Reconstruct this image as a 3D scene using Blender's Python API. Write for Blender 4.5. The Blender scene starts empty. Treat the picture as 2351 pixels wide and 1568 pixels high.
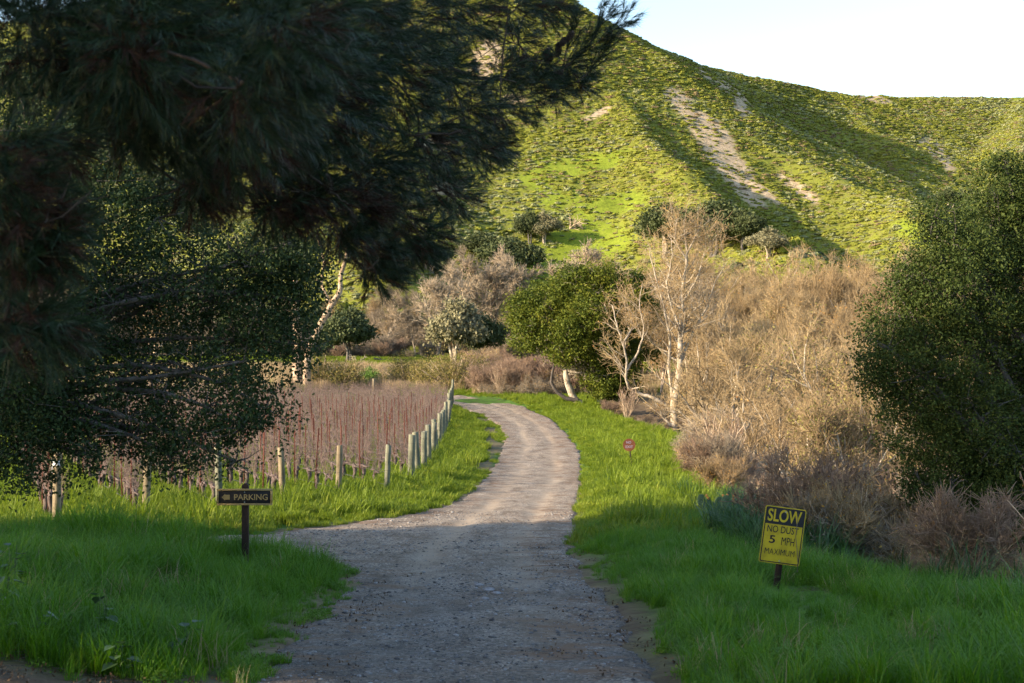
import bpy, math, random
import numpy as np
from mathutils import Vector, Matrix

# ------------------------------------------------------------------ camera, sky, sun, exposure
S = bpy.context.scene
F = 3265.0            # focal length in units where the frame is 2351 wide
HZ = 720.0            # horizon row in the same units
CAMZ = 1.6
cam_d = bpy.data.cameras.new('camera')
cam = bpy.data.objects.new('camera', cam_d)
S.collection.objects.link(cam)
cam.location = (0, 0, CAMZ)
cam.rotation_euler = (math.radians(90), 0, 0)
cam_d.sensor_width = 36.0
cam_d.lens = 36.0 * F / 2351.0
cam_d.shift_y = -(784.0 - HZ) / 2351.0
cam_d.clip_end = 6000
cam_d.clip_start = 0.1
cam_d.dof.use_dof = True
cam_d.dof.focus_distance = 45
cam_d.dof.aperture_fstop = 5.0
S.camera = cam

SUN_DIR = Vector((-0.93, -0.37, 0.0)).normalized()
SUN_EL = math.radians(18.5)
to_sun = Vector((SUN_DIR.x * math.cos(SUN_EL), SUN_DIR.y * math.cos(SUN_EL), math.sin(SUN_EL)))
w = bpy.data.worlds.new('World'); S.world = w; w.use_nodes = True
nt = w.node_tree
bg = nt.nodes['Background']
sky = nt.nodes.new('ShaderNodeTexSky'); sky.sky_type = 'NISHITA'; sky.sun_disc = False
sky.sun_elevation = SUN_EL
sky.sun_rotation = math.atan2(to_sun.x, to_sun.y)
sky.dust_density = 1.0; sky.air_density = 1.0; sky.ozone_density = 1.0
nt.links.new(sky.outputs[0], bg.inputs[0]); bg.inputs[1].default_value = 0.13
sl = bpy.data.lights.new('sun', 'SUN'); sl.energy = 4.3; sl.angle = math.radians(0.6); sl.color = (1.0, 0.80, 0.56)
so = bpy.data.objects.new('sun', sl); S.collection.objects.link(so)
so.rotation_euler = to_sun.to_track_quat('Z', 'Y').to_euler()
so.location = (-60, -60, 60)
S.view_settings.view_transform = 'Standard'; S.view_settings.look = 'None'
S.view_settings.exposure = 1.62; S.view_settings.gamma = 1.0
S.render.engine = 'CYCLES'
S.cycles.use_denoising = True
S.cycles.max_bounces = 5; S.cycles.diffuse_bounces = 3; S.cycles.transmission_bounces = 2; S.cycles.glossy_bounces = 1
S.cycles.caustics_reflective = False; S.cycles.caustics_refractive = False

# ------------------------------------------------------------------ helpers
R0 = np.random.default_rng(7)
C = S.collection

def hsh(ix, iy, s):
    h = (ix.astype(np.int64) * 374761393 + iy.astype(np.int64) * 668265263 + s * 1274126177) & 0xffffffff
    h = ((h ^ (h >> 13)) * 1274126177) & 0xffffffff
    h = h ^ (h >> 16)
    return (h & 0xffffff) / float(0xffffff)
def vn(x, y, s=0):
    x = np.asarray(x, float); y = np.asarray(y, float)
    ix = np.floor(x); iy = np.floor(y); fx = x - ix; fy = y - iy
    fx = fx * fx * (3 - 2 * fx); fy = fy * fy * (3 - 2 * fy)
    a = hsh(ix, iy, s); b = hsh(ix + 1, iy, s); c = hsh(ix, iy + 1, s); d = hsh(ix + 1, iy + 1, s)
    return (a * (1 - fx) + b * fx) * (1 - fy) + (c * (1 - fx) + d * fx) * fy
def fbm(x, y, s=0, o=4):
    t = 0; a = 0.5
    for k in range(o):
        t = t + a * (vn(x * 2 ** k, y * 2 ** k, s + k) * 2 - 1); a *= 0.5
    return t
def sm(a, b, x):
    t = np.clip((x - a) / (b - a), 0, 1); return t * t * (3 - 2 * t)

def W(px, py, Y):
    return np.array([(px - 1175.5) / F * Y, Y, CAMZ + (HZ - py) / F * Y])

class MB:
    """collects vertices and faces of one mesh"""
    def __init__(s): s.v = []; s.f = []; s.n = 0; s.m = []
    def add(s, v, f, m=0):
        v = np.asarray(v, np.float32).reshape(-1, 3); f = np.asarray(f, np.int32)
        s.v.append(v); s.f.append(f + s.n); s.m.append(np.full(len(f), m, np.int32)); s.n += len(v); return s
    def mesh(s, name, mats, smooth=False):
        me = bpy.data.meshes.new(name)
        v = np.concatenate(s.v); me.vertices.add(len(v)); me.vertices.foreach_set('co', v.ravel())
        li = np.concatenate([f.ravel() for f in s.f]); sz = np.concatenate([np.full(len(f), f.shape[1], np.int32) for f in s.f])
        me.loops.add(len(li)); me.loops.foreach_set('vertex_index', li)
        me.polygons.add(len(sz)); st = np.concatenate([[0], np.cumsum(sz)[:-1]]).astype(np.int32)
        me.polygons.foreach_set('loop_start', st); me.polygons.foreach_set('loop_total', sz)
        if not isinstance(mats, (list, tuple)): mats = [mats]
        for m in mats: me.materials.append(m)
        me.polygons.foreach_set('material_index', np.concatenate(s.m))
        if smooth: me.polygons.foreach_set('use_smooth', np.ones(len(sz), bool))
        me.update(calc_edges=True); me.validate()
        return me

def tag(o, label=None, cat=None, group=None, kind=None):
    if label: o['label'] = label
    if cat: o['category'] = cat
    if group: o['group'] = group
    if kind: o['kind'] = kind
    return o
def obj(name, me, parent=None, loc=None, rz=0.0):
    o = bpy.data.objects.new(name, me); C.objects.link(o)
    if parent is not None: o.parent = parent
    if loc is not None: o.location = tuple(float(a) for a in loc)
    if rz: o.rotation_euler = (0, 0, rz)
    return o
def empty(name, loc, rz=0.0):
    o = obj(name, None, None, loc, rz); o.empty_display_size = 0.2; return o
def copy_tree(o, parent=None):
    c = o.copy(); C.objects.link(c); c.parent = parent
    for ch in o.children: copy_tree(ch, c)
    return c

def frust(P0, P1, r0, r1, k=3):
    """many tapered twigs at once"""
    P0 = np.asarray(P0, float); P1 = np.asarray(P1, float); n = len(P0)
    r0 = np.broadcast_to(np.asarray(r0, float), (n,)); r1 = np.broadcast_to(np.asarray(r1, float), (n,))
    d = P1 - P0; L = np.linalg.norm(d, axis=1, keepdims=True) + 1e-9; d = d / L
    a = np.where(np.abs(d[:, 2:3]) < 0.9, np.array([[0, 0, 1.0]]), np.array([[1.0, 0, 0]]))
    u = np.cross(d, a); u /= np.linalg.norm(u, axis=1, keepdims=True) + 1e-9; v = np.cross(d, u)
    V = np.zeros((n, 2 * k, 3))
    for i in range(k):
        t = 2 * math.pi * i / k; o = u * math.cos(t) + v * math.sin(t)
        V[:, i] = P0 + o * r0[:, None]; V[:, k + i] = P1 + o * r1[:, None]
    b = (np.arange(n) * 2 * k)[:, None, None]
    q = np.array([[i, (i + 1) % k, k + (i + 1) % k, k + i] for i in range(k)])[None]
    return V.reshape(-1, 3), (b + q).reshape(-1, 4)

def tube(pts, rad, k=8, cap=True):
    pts = np.asarray(pts, float); n = len(pts); rad = np.broadcast_to(np.asarray(rad, float), (n,))
    t = np.gradient(pts, axis=0); t /= np.linalg.norm(t, axis=1, keepdims=True) + 1e-9
    a = np.array([0.31, 0.95, 0.07]) if abs(t[0, 2]) > 0.7 else np.array([0.05, 0.1, 1.0])
    V = []
    for i in range(n):
        u = np.cross(t[i], a); u /= np.linalg.norm(u) + 1e-9; v = np.cross(t[i], u); a = np.cross(u, t[i])
        th = np.arange(k) * 2 * math.pi / k
        V.append(pts[i] + rad[i] * (np.cos(th)[:, None] * u + np.sin(th)[:, None] * v))
    V = np.concatenate(V); Fq = []
    for i in range(n - 1):
        for j in range(k):
            Fq.append([i * k + j, i * k + (j + 1) % k, (i + 1) * k + (j + 1) % k, (i + 1) * k + j])
    return V, np.array(Fq)

def add_tube(mb, pts, rad, k=8, m=0):
    V, Fq = tube(pts, rad, k)
    mb.add(V, Fq, m)
    n = len(V)
    mb.add(V[-k:], [list(range(k))], m); mb.add(V[:k], [list(range(k))[::-1]], m)

def box(mb, c, s, rot=None, m=0):
    c = np.array(c, float); s = np.array(s, float) / 2
    v = np.array([[x, y, z] for x in (-1, 1) for y in (-1, 1) for z in (-1, 1)]) * s
    if rot is not None: v = v @ np.array(rot).T
    f = [[0, 1, 3, 2], [4, 6, 7, 5], [0, 4, 5, 1], [2, 3, 7, 6], [0, 2, 6, 4], [1, 5, 7, 3]]
    mb.add(v + c, f, m)

def unit(rng, n):
    a = rng.normal(size=(n, 3)); return a / (np.linalg.norm(a, axis=1, keepdims=True) + 1e-9)

def leaves(mb, P, size, rng, aspect=0.55, var=0.4, down=0.0, m=0, bias=None):
    """one bent rhombus per leaf"""
    n = len(P); u = unit(rng, n)
    if down: u = u + np.array([0, 0, -down]); u /= np.linalg.norm(u, axis=1, keepdims=True)
    if bias is not None: u = u + bias; u /= np.linalg.norm(u, axis=1, keepdims=True) + 1e-9
    a = unit(rng, n); v = np.cross(u, a); v /= np.linalg.norm(v, axis=1, keepdims=True) + 1e-9
    s = (size * (1 + var * (rng.random(n) * 2 - 1)))[:, None]
    V = np.stack([P - u * s * .5, P + v * s * aspect * .5, P + u * s * .5, P - v * s * aspect * .5], 1)
    mb.add(V.reshape(-1, 3), np.arange(4 * n).reshape(-1, 4), m)

def lobe_points(rng, lobes, clump_r, per, dens=1.0, inner=0.35):
    """leaf positions of a crown: clumps on and inside lumpy ellipsoids (centre, radii)"""
    out = []
    for c, r in lobes:
        c = np.array(c, float); r = np.array(r, float)
        area = 4 * math.pi * ((r[0] * r[1]) ** 1.6 / 3 + (r[0] * r[2]) ** 1.6 / 3 + (r[1] * r[2]) ** 1.6 / 3) ** (1 / 1.6)
        n = max(4, int(dens * area / (clump_r ** 2 * 2.2)))
        d = unit(rng, n)
        k = 0.82 + 0.30 * (rng.random(n) ** 1.5)
        ins = rng.random(n) < inner
        k = np.where(ins, 0.3 + 0.55 * rng.random(n), k)
        k = k * (1 + 0.16 * np.sin(d[:, 0] * 7 + c[0] * 3) * np.sin(d[:, 2] * 6 + c[2] * 3 + d[:, 1] * 5))
        cc = c + d * r * k[:, None]
        cr = clump_r * (0.6 + 0.8 * rng.random(n))
        off = rng.normal(size=(n, per, 3)) * np.array([.5, .5, .36])
        out.append((cc[:, None, :] + off * cr[:, None, None]).reshape(-1, 3))
    return np.concatenate(out)

def grow(rng, p, d, L, r, lev, P, out):
    """recursive branch: P = dict of per-level settings"""
    n = P['seg'][lev]; pts = [np.array(p, float)]; d = np.array(d, float); d /= np.linalg.norm(d)
    dirs = [d.copy()]
    for i in range(n):
        d = d + rng.normal(size=3) * P['wig'][lev] + np.array([0, 0, P['up'][lev]])
        d /= np.linalg.norm(d); pts.append(pts[-1] + d * L / n); dirs.append(d.copy())
    pts = np.array(pts); t = np.linspace(0, 1, n + 1)
    rad = r * (1 - t * (1 - P['tip'][lev]))
    out.append((pts, rad, lev))
    if lev + 1 < len(P['seg']):
        k = P['kids'][lev]; k = int(k * (0.8 + 0.4 * rng.random()) + 0.5)
        for i in range(k):
            t0 = P['from'][lev] + (1 - P['from'][lev]) * (i + rng.random()) / k
            x = t0 * n; j = min(int(x), n - 1); q = pts[j] + (pts[j + 1] - pts[j]) * (x - j)
            a = rng.normal(size=3); a -= a.dot(dirs[j]) * dirs[j]; a /= np.linalg.norm(a) + 1e-9
            ang = math.radians(P['ang'][lev] * (0.7 + 0.6 * rng.random()))
            dd = dirs[j] * math.cos(ang) + a * math.sin(ang)
            ll = L * P['len'][lev] * (1.15 - 0.6 * t0) * (0.7 + 0.6 * rng.random())
            rr = min(r * P['rad'][lev] * (1 - 0.5 * t0), 0.9 * r) * (0.8 + 0.4 * rng.random())
            grow(rng, q, dd, ll, rr, lev + 1, P, out)
    return out

def branches_mesh(mb, out, thick=2, m=0, rmin=0.0, k=(8, 6, 5, 4)):
    a0 = []; a1 = []; b0 = []; b1 = []
    for pts, rad, lev in out:
        rad = np.maximum(rad, rmin)
        if lev < thick: add_tube(mb, pts, rad, k[lev], m)
        else:
            a0.append(pts[:-1]); a1.append(pts[1:]); b0.append(rad[:-1]); b1.append(rad[1:])
    if a0:
        mb.add(*frust(np.concatenate(a0), np.concatenate(a1), np.concatenate(b0), np.concatenate(b1), 3), m=m)

# ------------------------------------------------------------------ materials
def nodes(m):
    m.use_nodes = True; return m.node_tree, m.node_tree.nodes['Principled BSDF']
def ramp(nt, cols):
    r = nt.nodes.new('ShaderNodeValToRGB'); e = r.color_ramp.elements
    n = len(cols)
    for i, c in enumerate(cols):
        pos = i / (n - 1)
        if i < 2: el = e[i]; el.position = pos
        else: el = e.new(pos)
        el.color = (*c, 1)
    return r
def foliage(name, cols, trans=0.3, rough=0.6, nscale=0.5, per_leaf=0.6, tcol=None, spec=0.3):
    """leaf material: colour varies per leaf, per plant and softly in space; some light passes through"""
    m = bpy.data.materials.new(name); nt, b = nodes(m)
    g = nt.nodes.new('ShaderNodeNewGeometry'); oi = nt.nodes.new('ShaderNodeObjectInfo')
    no = nt.nodes.new('ShaderNodeTexNoise'); no.inputs['Scale'].default_value = nscale; no.inputs['Detail'].default_value = 3
    nt.links.new(g.outputs['Position'], no.inputs['Vector'])
    a = nt.nodes.new('ShaderNodeMath'); a.operation = 'MULTIPLY'; a.inputs[1].default_value = per_leaf
    nt.links.new(g.outputs['Random Per Island'], a.inputs[0])
    n2 = nt.nodes.new('ShaderNodeMapRange'); n2.inputs[1].default_value = .3; n2.inputs[2].default_value = .7
    n2.inputs[3].default_value = 0; n2.inputs[4].default_value = (1 - per_leaf) * .6
    nt.links.new(no.outputs['Fac'], n2.inputs[0])
    o2 = nt.nodes.new('ShaderNodeMath'); o2.operation = 'MULTIPLY'; o2.inputs[1].default_value = (1 - per_leaf) * .4
    nt.links.new(oi.outputs['Random'], o2.inputs[0])
    s1 = nt.nodes.new('ShaderNodeMath'); s1.operation = 'ADD'; s2 = nt.nodes.new('ShaderNodeMath'); s2.operation = 'ADD'
    nt.links.new(a.outputs[0], s1.inputs[0]); nt.links.new(n2.outputs[0], s1.inputs[1])
    nt.links.new(s1.outputs[0], s2.inputs[0]); nt.links.new(o2.outputs[0], s2.inputs[1])
    r = ramp(nt, cols); nt.links.new(s2.outputs[0], r.inputs[0])
    nt.links.new(r.outputs[0], b.inputs['Base Color']); b.inputs['Roughness'].default_value = rough
    b.inputs['Specular IOR Level'].default_value = spec
    if trans > 0:
        t = nt.nodes.new('ShaderNodeBsdfTranslucent'); mx = nt.nodes.new('ShaderNodeMixShader'); mx.inputs[0].default_value = trans
        nt.links.new(r.outputs[0], t.inputs[0]); nt.links.new(b.outputs[0], mx.inputs[1]); nt.links.new(t.outputs[0], mx.inputs[2])
        nt.links.new(mx.outputs[0], nt.nodes['Material Output'].inputs[0])
    return m
def surf(name, cols, scale=4, rough=0.85, detail=6, bump=0.3, bscale=None, stretch=(1, 1, 1), dist=0.02, spec=0.3, metal=0.0):
    m = bpy.data.materials.new(name); nt, b = nodes(m)
    tc = nt.nodes.new('ShaderNodeTexCoord'); mp = nt.nodes.new('ShaderNodeMapping'); mp.inputs['Scale'].default_value = stretch
    nt.links.new(tc.outputs['Object'], mp.inputs[0])
    no = nt.nodes.new('ShaderNodeTexNoise'); no.inputs['Scale'].default_value = scale; no.inputs['Detail'].default_value = detail
    no.inputs['Roughness'].default_value = 0.65
    nt.links.new(mp.outputs[0], no.inputs['Vector'])
    mr = nt.nodes.new('ShaderNodeMapRange'); mr.inputs[1].default_value = .3; mr.inputs[2].default_value = .7
    nt.links.new(no.outputs['Fac'], mr.inputs[0])
    r = ramp(nt, cols); nt.links.new(mr.outputs[0], r.inputs[0]); nt.links.new(r.outputs[0], b.inputs['Base Color'])
    b.inputs['Roughness'].default_value = rough; b.inputs['Specular IOR Level'].default_value = spec; b.inputs['Metallic'].default_value = metal
    if bump:
        n2 = nt.nodes.new('ShaderNodeTexNoise'); n2.inputs['Scale'].default_value = bscale or scale * 4; n2.inputs['Detail'].default_value = 5
        nt.links.new(mp.outputs[0], n2.inputs['Vector'])
        bp = nt.nodes.new('ShaderNodeBump'); bp.inputs['Strength'].default_value = bump; bp.inputs['Distance'].default_value = dist
        nt.links.new(n2.outputs['Fac'], bp.inputs['Height']); nt.links.new(bp.outputs[0], b.inputs['Normal'])
    return m

# ------------------------------------------------------------------ ground shape
_Y = np.array([-200, 0, 6, 12, 16, 20, 25, 32, 40, 50, 65, 85, 110, 140, 170, 220, 3000.])
_H = np.array([-2.0, 1.6, 2.35, 3.15, 3.6, 4.0, 4.5, 5.1, 5.7, 6.4, 7.3, 8.2, 9.0, 9.6, 9.8, 9.9, 9.9])
def Hc(Y): return np.interp(Y, _Y, _H)
_py = HZ + F * Hc(np.linspace(11, 420, 3000)) / np.linspace(11, 420, 3000)
_yy = np.linspace(11, 420, 3000)
def Yg(py): return float(np.interp(-py, -_py, _yy))
def G0(px, py):
    Y = Yg(py); return ((px - 1175.5) / F * Y, Y)

road_px = [(520, 1590), (560, 1568), (640, 1500), (720, 1430), (790, 1362), (832, 1316)]
road = [(-2.6, -25), (-2.5, 0), (-2.4, 8)] + [G0(*p) for p in road_px] + [(-3.6, 26.0), (-6.0, 26.6), (-10, 26.2), (-24, 21)]
far_px = [(600, 1226), (680, 1217), (760, 1209), (860, 1196), (950, 1180), (1040, 1156), (1090, 1130), (1125, 1090), (1150, 1045), (1163, 1005), (1150, 975), (1110, 951), (1050, 931)]
road += [(-24, 26), (-14, 29.6), (-9, 32.6)] + [G0(*p) for p in far_px] + [(-14, 162), (-30, 172), (-60, 190), (-60, 195), (-30, 177), (-13, 170)]
right_px = [(1055, 907), (1130, 916), (1200, 932), (1260, 960), (1300, 995), (1326, 1030), (1336, 1080), (1325, 1140), (1310, 1200), (1303, 1258), (1328, 1310), (1372, 1365), (1420, 1430), (1455, 1500), (1490, 1568), (1500, 1590)]
road += [G0(*p) for p in right_px] + [(1.3, 8), (1.5, 0), (1.8, -25)]
road = np.array(road)

def poly_sd(X, Y, P):
    """signed distance to polygon, negative inside"""
    X = np.asarray(X, float); Y = np.asarray(Y, float)
    d = np.full(X.shape, 1e9); ins = np.zeros(X.shape, bool)
    n = len(P)
    for i in range(n):
        x0, y0 = P[i]; x1, y1 = P[(i + 1) % n]; dx = x1 - x0; dy = y1 - y0
        t = np.clip(((X - x0) * dx + (Y - y0) * dy) / (dx * dx + dy * dy + 1e-12), 0, 1)
        d = np.minimum(d, (X - x0 - t * dx) ** 2 + (Y - y0 - t * dy) ** 2)
        if y0 != y1:
            ins ^= ((y0 > Y) != (y1 > Y)) & (X < (x1 - x0) * (Y - y0) / (y1 - y0) + x0)
    d = np.sqrt(d); return np.where(ins, -d, d)
def road_sd(X, Y):
    X = np.asarray(X, float); Y = np.asarray(Y, float)
    sd = np.full(X.shape, 30.0); m = (np.abs(X) < 70) & (Y > -40) & (Y < 210)
    sd[m] = poly_sd(X[m], Y[m], road)
    return sd + 0.22 * fbm(X * 1.3, Y * 0.9, 11, 4) * 1.4

_edge = sorted([(G0(*p)[1], G0(*p)[0]) for p in [(1380, 950), (1450, 972), (1545, 1003), (1565, 1040), (1570, 1085), (1600, 1130), (1680, 1185), (1750, 1245), (1850, 1300), (2000, 1345), (2351, 1395)]])
_eY = np.array([-60, 10] + [e[0] for e in _edge]); _eX = np.array([14, 9.5] + [e[1] for e in _edge])
def edgeX(Y): return np.interp(Y, _eY, _eX)
def G(X, Y):
    X = np.asarray(X, float); Y = np.asarray(Y, float)
    z = CAMZ - Hc(Y)
    sd = road_sd(X, Y)
    # grassy bank left of the road, right verge
    bank = sm(0.0, 4.5, sd) * sm(27.5, 22.5, Y) * sm(6, 15, Y) * sm(-1.6, -4.2, X)
    z = z + 0.62 * bank
    z = z + 0.16 * sm(0.2, 1.2, sd) * sm(0, 3, X) * sm(60, 20, Y) * sm(8, 14, Y)
    # ravine on the right
    d = X - edgeX(Y)
    f = sm(175, 120, Y)
    rav = sm(0.0, 5.5, d) * (3.0 + 0.8 * sm(20, 60, Y))
    far = sm(16, 30, d)
    z = z - f * rav * (1 - far)
    z = z + 0.10 * fbm(X * .35, Y * .35, 3, 4) * sm(0.3, 2.0, sd)
    z = z + np.where(Y > 60, 0.5, 0.0) * fbm(X * .05, Y * .05, 5, 3) * sm(60, 160, Y)
    return z
def Gz(x, y): return float(G(np.array([x]), np.array([y]))[0])

def axis(lo, hi, near, step0, g, smax):
    a = [near]; s = step0
    while a[-1] < hi: a.append(a[-1] + s); s = min(s * g, smax)
    b = [near]; s = step0
    while b[-1] > lo: b.append(b[-1] - s); s = min(s * g, smax)
    return np.array(b[::-1][:-1] + a)
def grid_mesh(xs, ys, zf, keep=None):
    X, Y = np.meshgrid(xs, ys); Z = zf(X, Y); nx = len(xs); ny = len(ys)
    V = np.stack([X, Y, Z], -1).reshape(-1, 3)
    i = np.arange(ny - 1)[:, None] * nx + np.arange(nx - 1)[None]
    q = np.stack([i, i + 1, i + 1 + nx, i + nx], -1).reshape(-1, 4)
    if keep is not None:
        kp = keep(X, Y).reshape(-1); q = q[kp[q].all(1)]
        used = np.zeros(len(V), bool); used[q.ravel()] = True; idx = np.cumsum(used) - 1
        V = V[used]; q = idx[q]
    return V, q

def ground_z(X, Y):
    sd = road_sd(X, Y)
    return G(X, Y) - 0.16 * sm(0.10, -0.25, sd)
def ground_mat():
    m = bpy.data.materials.new('turf_soil'); nt, b = nodes(m)
    g = nt.nodes.new('ShaderNodeNewGeometry')
    n1 = nt.nodes.new('ShaderNodeTexNoise'); n1.inputs['Scale'].default_value = 1.1; n1.inputs['Detail'].default_value = 9; n1.inputs['Roughness'].default_value = .7
    nt.links.new(g.outputs['Position'], n1.inputs['Vector'])
    mr = nt.nodes.new('ShaderNodeMapRange'); mr.inputs[1].default_value = .35; mr.inputs[2].default_value = .65; nt.links.new(n1.outputs['Fac'], mr.inputs[0])
    r = ramp(nt, [(0.075, 0.06, 0.03), (0.055, 0.10, 0.018), (0.075, 0.16, 0.02), (0.10, 0.18, 0.025)]); nt.links.new(mr.outputs[0], r.inputs[0])
    r2 = ramp(nt, [(0.11, 0.075, 0.05), (0.16, 0.115, 0.075), (0.22, 0.16, 0.11)]); nt.links.new(mr.outputs[0], r2.inputs[0])
    at = nt.nodes.new('ShaderNodeAttribute'); at.attribute_name = 'dry'
    mx = nt.nodes.new('ShaderNodeMix'); mx.data_type = 'RGBA'
    nt.links.new(at.outputs['Fac'], mx.inputs[0]); nt.links.new(r.outputs[0], mx.inputs[6]); nt.links.new(r2.outputs[0], mx.inputs[7])
    nt.links.new(mx.outputs[2], b.inputs['Base Color']); b.inputs['Roughness'].default_value = .95; b.inputs['Specular IOR Level'].default_value = .1
    bp = nt.nodes.new('ShaderNodeBump'); bp.inputs['Strength'].default_value = .7; bp.inputs['Distance'].default_value = .08
    n2 = nt.nodes.new('ShaderNodeTexNoise'); n2.inputs['Scale'].default_value = 9; n2.inputs['Detail'].default_value = 8
    nt.links.new(g.outputs['Position'], n2.inputs['Vector']); nt.links.new(n2.outputs['Fac'], bp.inputs['Height']); nt.links.new(bp.outputs[0], b.inputs['Normal'])
    return m

VINE_DIR = np.array([-.342, .94]); VINE_N = np.array([.94, .342])
post_line = [(-14.6, 27.2), (-10.9, 34), (-3.9, 51.5), (-4.3, 80), (-5.3, 120), (-6.6, 158)]
def post_x(y): return np.interp(y, [p[1] for p in post_line], [p[0] for p in post_line])
def in_vines(X, Y): return (X < post_x(Y) - .1) & (Y > 27) & (Y < 172)

xs = axis(-2600, 2800, 0, 0.28, 1.022, 160); ys = axis(-220, 3400, 18, 0.30, 1.014, 120)
V, q = grid_mesh(xs, ys, ground_z)
gm = MB().add(V, q).mesh('ground', ground_mat(), smooth=True)
def dry_of(X, Y):
    sd = road_sd(X, Y); d = X - edgeX(Y)
    a = sm(0.9, -0.1, sd) * (Y < 60)                       # road shoulder
    a = np.maximum(a, sm(0.2, 2.0, d) * sm(215, 150, Y))    # creek bed and thicket floor
    a = np.maximum(a, sm(178, 186, Y) * sm(250, 232, Y))    # dry weeds beyond the vines
    a = np.maximum(a, sm(305, 320, Y))
    path = np.abs(X - np.interp(Y, [60, 90, 120, 150], [-1.1, -1.3, -2.2, -5.0])) + .5 * fbm(X, Y * .3, 9)
    a = np.maximum(a, .8 * sm(.5, .2, path + 1.2 * fbm(X * .4, Y * .12, 37)) * (Y > 62) * (Y < 135))
    a = np.maximum(a, sm(12.5, 9, Y + 2.2 * fbm(X * .7, Y * .7, 21) + .4 * X))
    return np.clip(a, 0, 1)
at = gm.attributes.new('dry', 'FLOAT', 'POINT'); at.data.foreach_set('value', dry_of(V[:, 0], V[:, 1]).astype(np.float32))
tag(obj('ground', gm), kind='structure')

def road_mat():
    m = bpy.data.materials.new('gravel_road'); nt, b = nodes(m); L = nt.links.new
    g = nt.nodes.new('ShaderNodeNewGeometry'); P = g.outputs['Position']
    mp = nt.nodes.new('ShaderNodeMapping'); mp.inputs['Scale'].default_value = (1, .35, 1); L(P, mp.inputs[0])
    n1 = nt.nodes.new('ShaderNodeTexNoise'); n1.inputs['Scale'].default_value = 1.6; n1.inputs['Detail'].default_value = 8; n1.inputs['Roughness'].default_value = .7; L(mp.outputs[0], n1.inputs['Vector'])
    mr = nt.nodes.new('ShaderNodeMapRange'); mr.inputs[1].default_value = .35; mr.inputs[2].default_value = .68; L(n1.outputs['Fac'], mr.inputs[0])
    r1 = ramp(nt, [(.12, .085, .055), (.22, .175, .13), (.29, .24, .185), (.36, .305, .24)]); L(mr.outputs[0], r1.inputs[0])
    vo = nt.nodes.new('ShaderNodeTexVoronoi'); vo.inputs['Scale'].default_value = 34; vo.inputs['Randomness'].default_value = 1; L(P, vo.inputs['Vector'])
    rp = nt.nodes.new('ShaderNodeSeparateColor'); L(vo.outputs['Color'], rp.inputs[0])
    r2 = ramp(nt, [(.32, .31, .32), (.72, .72, .74), (1.0, 1.0, 1.0), (1.8, 1.8, 1.8)]); L(rp.outputs[0], r2.inputs[0])
    at = nt.nodes.new('ShaderNodeAttribute'); at.attribute_name = 'track'
    # fresh stones between the wheel tracks, smooth pale dust in them
    m1 = nt.nodes.new('ShaderNodeMix'); m1.data_type = 'RGBA'; m1.blend_type = 'MULTIPLY'
    inv = nt.nodes.new('ShaderNodeMath'); inv.operation = 'MULTIPLY_ADD'; inv.inputs[1].default_value = -.65; inv.inputs[2].default_value = 1.0; L(at.outputs['Fac'], inv.inputs[0])
    L(inv.outputs[0], m1.inputs[0]); L(r1.outputs[0], m1.inputs[6]); L(r2.outputs[0], m1.inputs[7])
    m2 = nt.nodes.new('ShaderNodeMix'); m2.data_type = 'RGBA'; L(at.outputs['Fac'], m2.inputs[0]); L(m1.outputs[2], m2.inputs[6]); m2.inputs[7].default_value = (.38, .30, .215, 1)
    nf = nt.nodes.new('ShaderNodeAttribute'); nf.attribute_name = 'near_dark'
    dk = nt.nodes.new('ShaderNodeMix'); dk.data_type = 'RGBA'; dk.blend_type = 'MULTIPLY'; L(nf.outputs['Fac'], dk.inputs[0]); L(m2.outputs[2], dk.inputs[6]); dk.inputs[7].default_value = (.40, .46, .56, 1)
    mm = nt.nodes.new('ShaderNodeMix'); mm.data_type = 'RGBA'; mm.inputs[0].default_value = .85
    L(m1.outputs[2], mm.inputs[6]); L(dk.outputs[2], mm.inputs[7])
    # fallen brown needles in streaks
    n3 = nt.nodes.new('ShaderNodeTexNoise'); n3.inputs['Scale'].default_value = 1.1; n3.inputs['Detail'].default_value = 10; n3.inputs['Roughness'].default_value = .8
    mp3 = nt.nodes.new('ShaderNodeMapping'); mp3.inputs['Scale'].default_value = (.8, 1.6, 1); L(P, mp3.inputs[0]); L(mp3.outputs[0], n3.inputs['Vector'])
    m3r = nt.nodes.new('ShaderNodeMapRange'); m3r.inputs[1].default_value = .49; m3r.inputs[2].default_value = .58; L(n3.outputs['Fac'], m3r.inputs[0])
    a2 = nt.nodes.new('ShaderNodeAttribute'); a2.attribute_name = 'litter'
    ml = nt.nodes.new('ShaderNodeMath'); ml.operation = 'MULTIPLY'; L(m3r.outputs[0], ml.inputs[0]); L(a2.outputs['Fac'], ml.inputs[1])
    m4 = nt.nodes.new('ShaderNodeMix'); m4.data_type = 'RGBA'; L(ml.outputs[0], m4.inputs[0]); L(mm.outputs[2], m4.inputs[6]); m4.inputs[7].default_value = (.17, .10, .055, 1)
    L(m4.outputs[2], b.inputs['Base Color']); b.inputs['Roughness'].default_value = .9
    bp = nt.nodes.new('ShaderNodeBump'); bp.inputs['Strength'].default_value = .8; bp.inputs['Distance'].default_value = .03; L(vo.outputs['Distance'], bp.inputs['Height']); bp.invert = True
    b2 = nt.nodes.new('ShaderNodeBump'); b2.inputs['Strength'].default_value = .5; b2.inputs['Distance'].default_value = .08; L(n1.outputs['Fac'], b2.inputs['Height']); L(bp.outputs[0], b2.inputs['Normal'])
    L(b2.outputs[0], b.inputs['Normal'])
    return m
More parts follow.
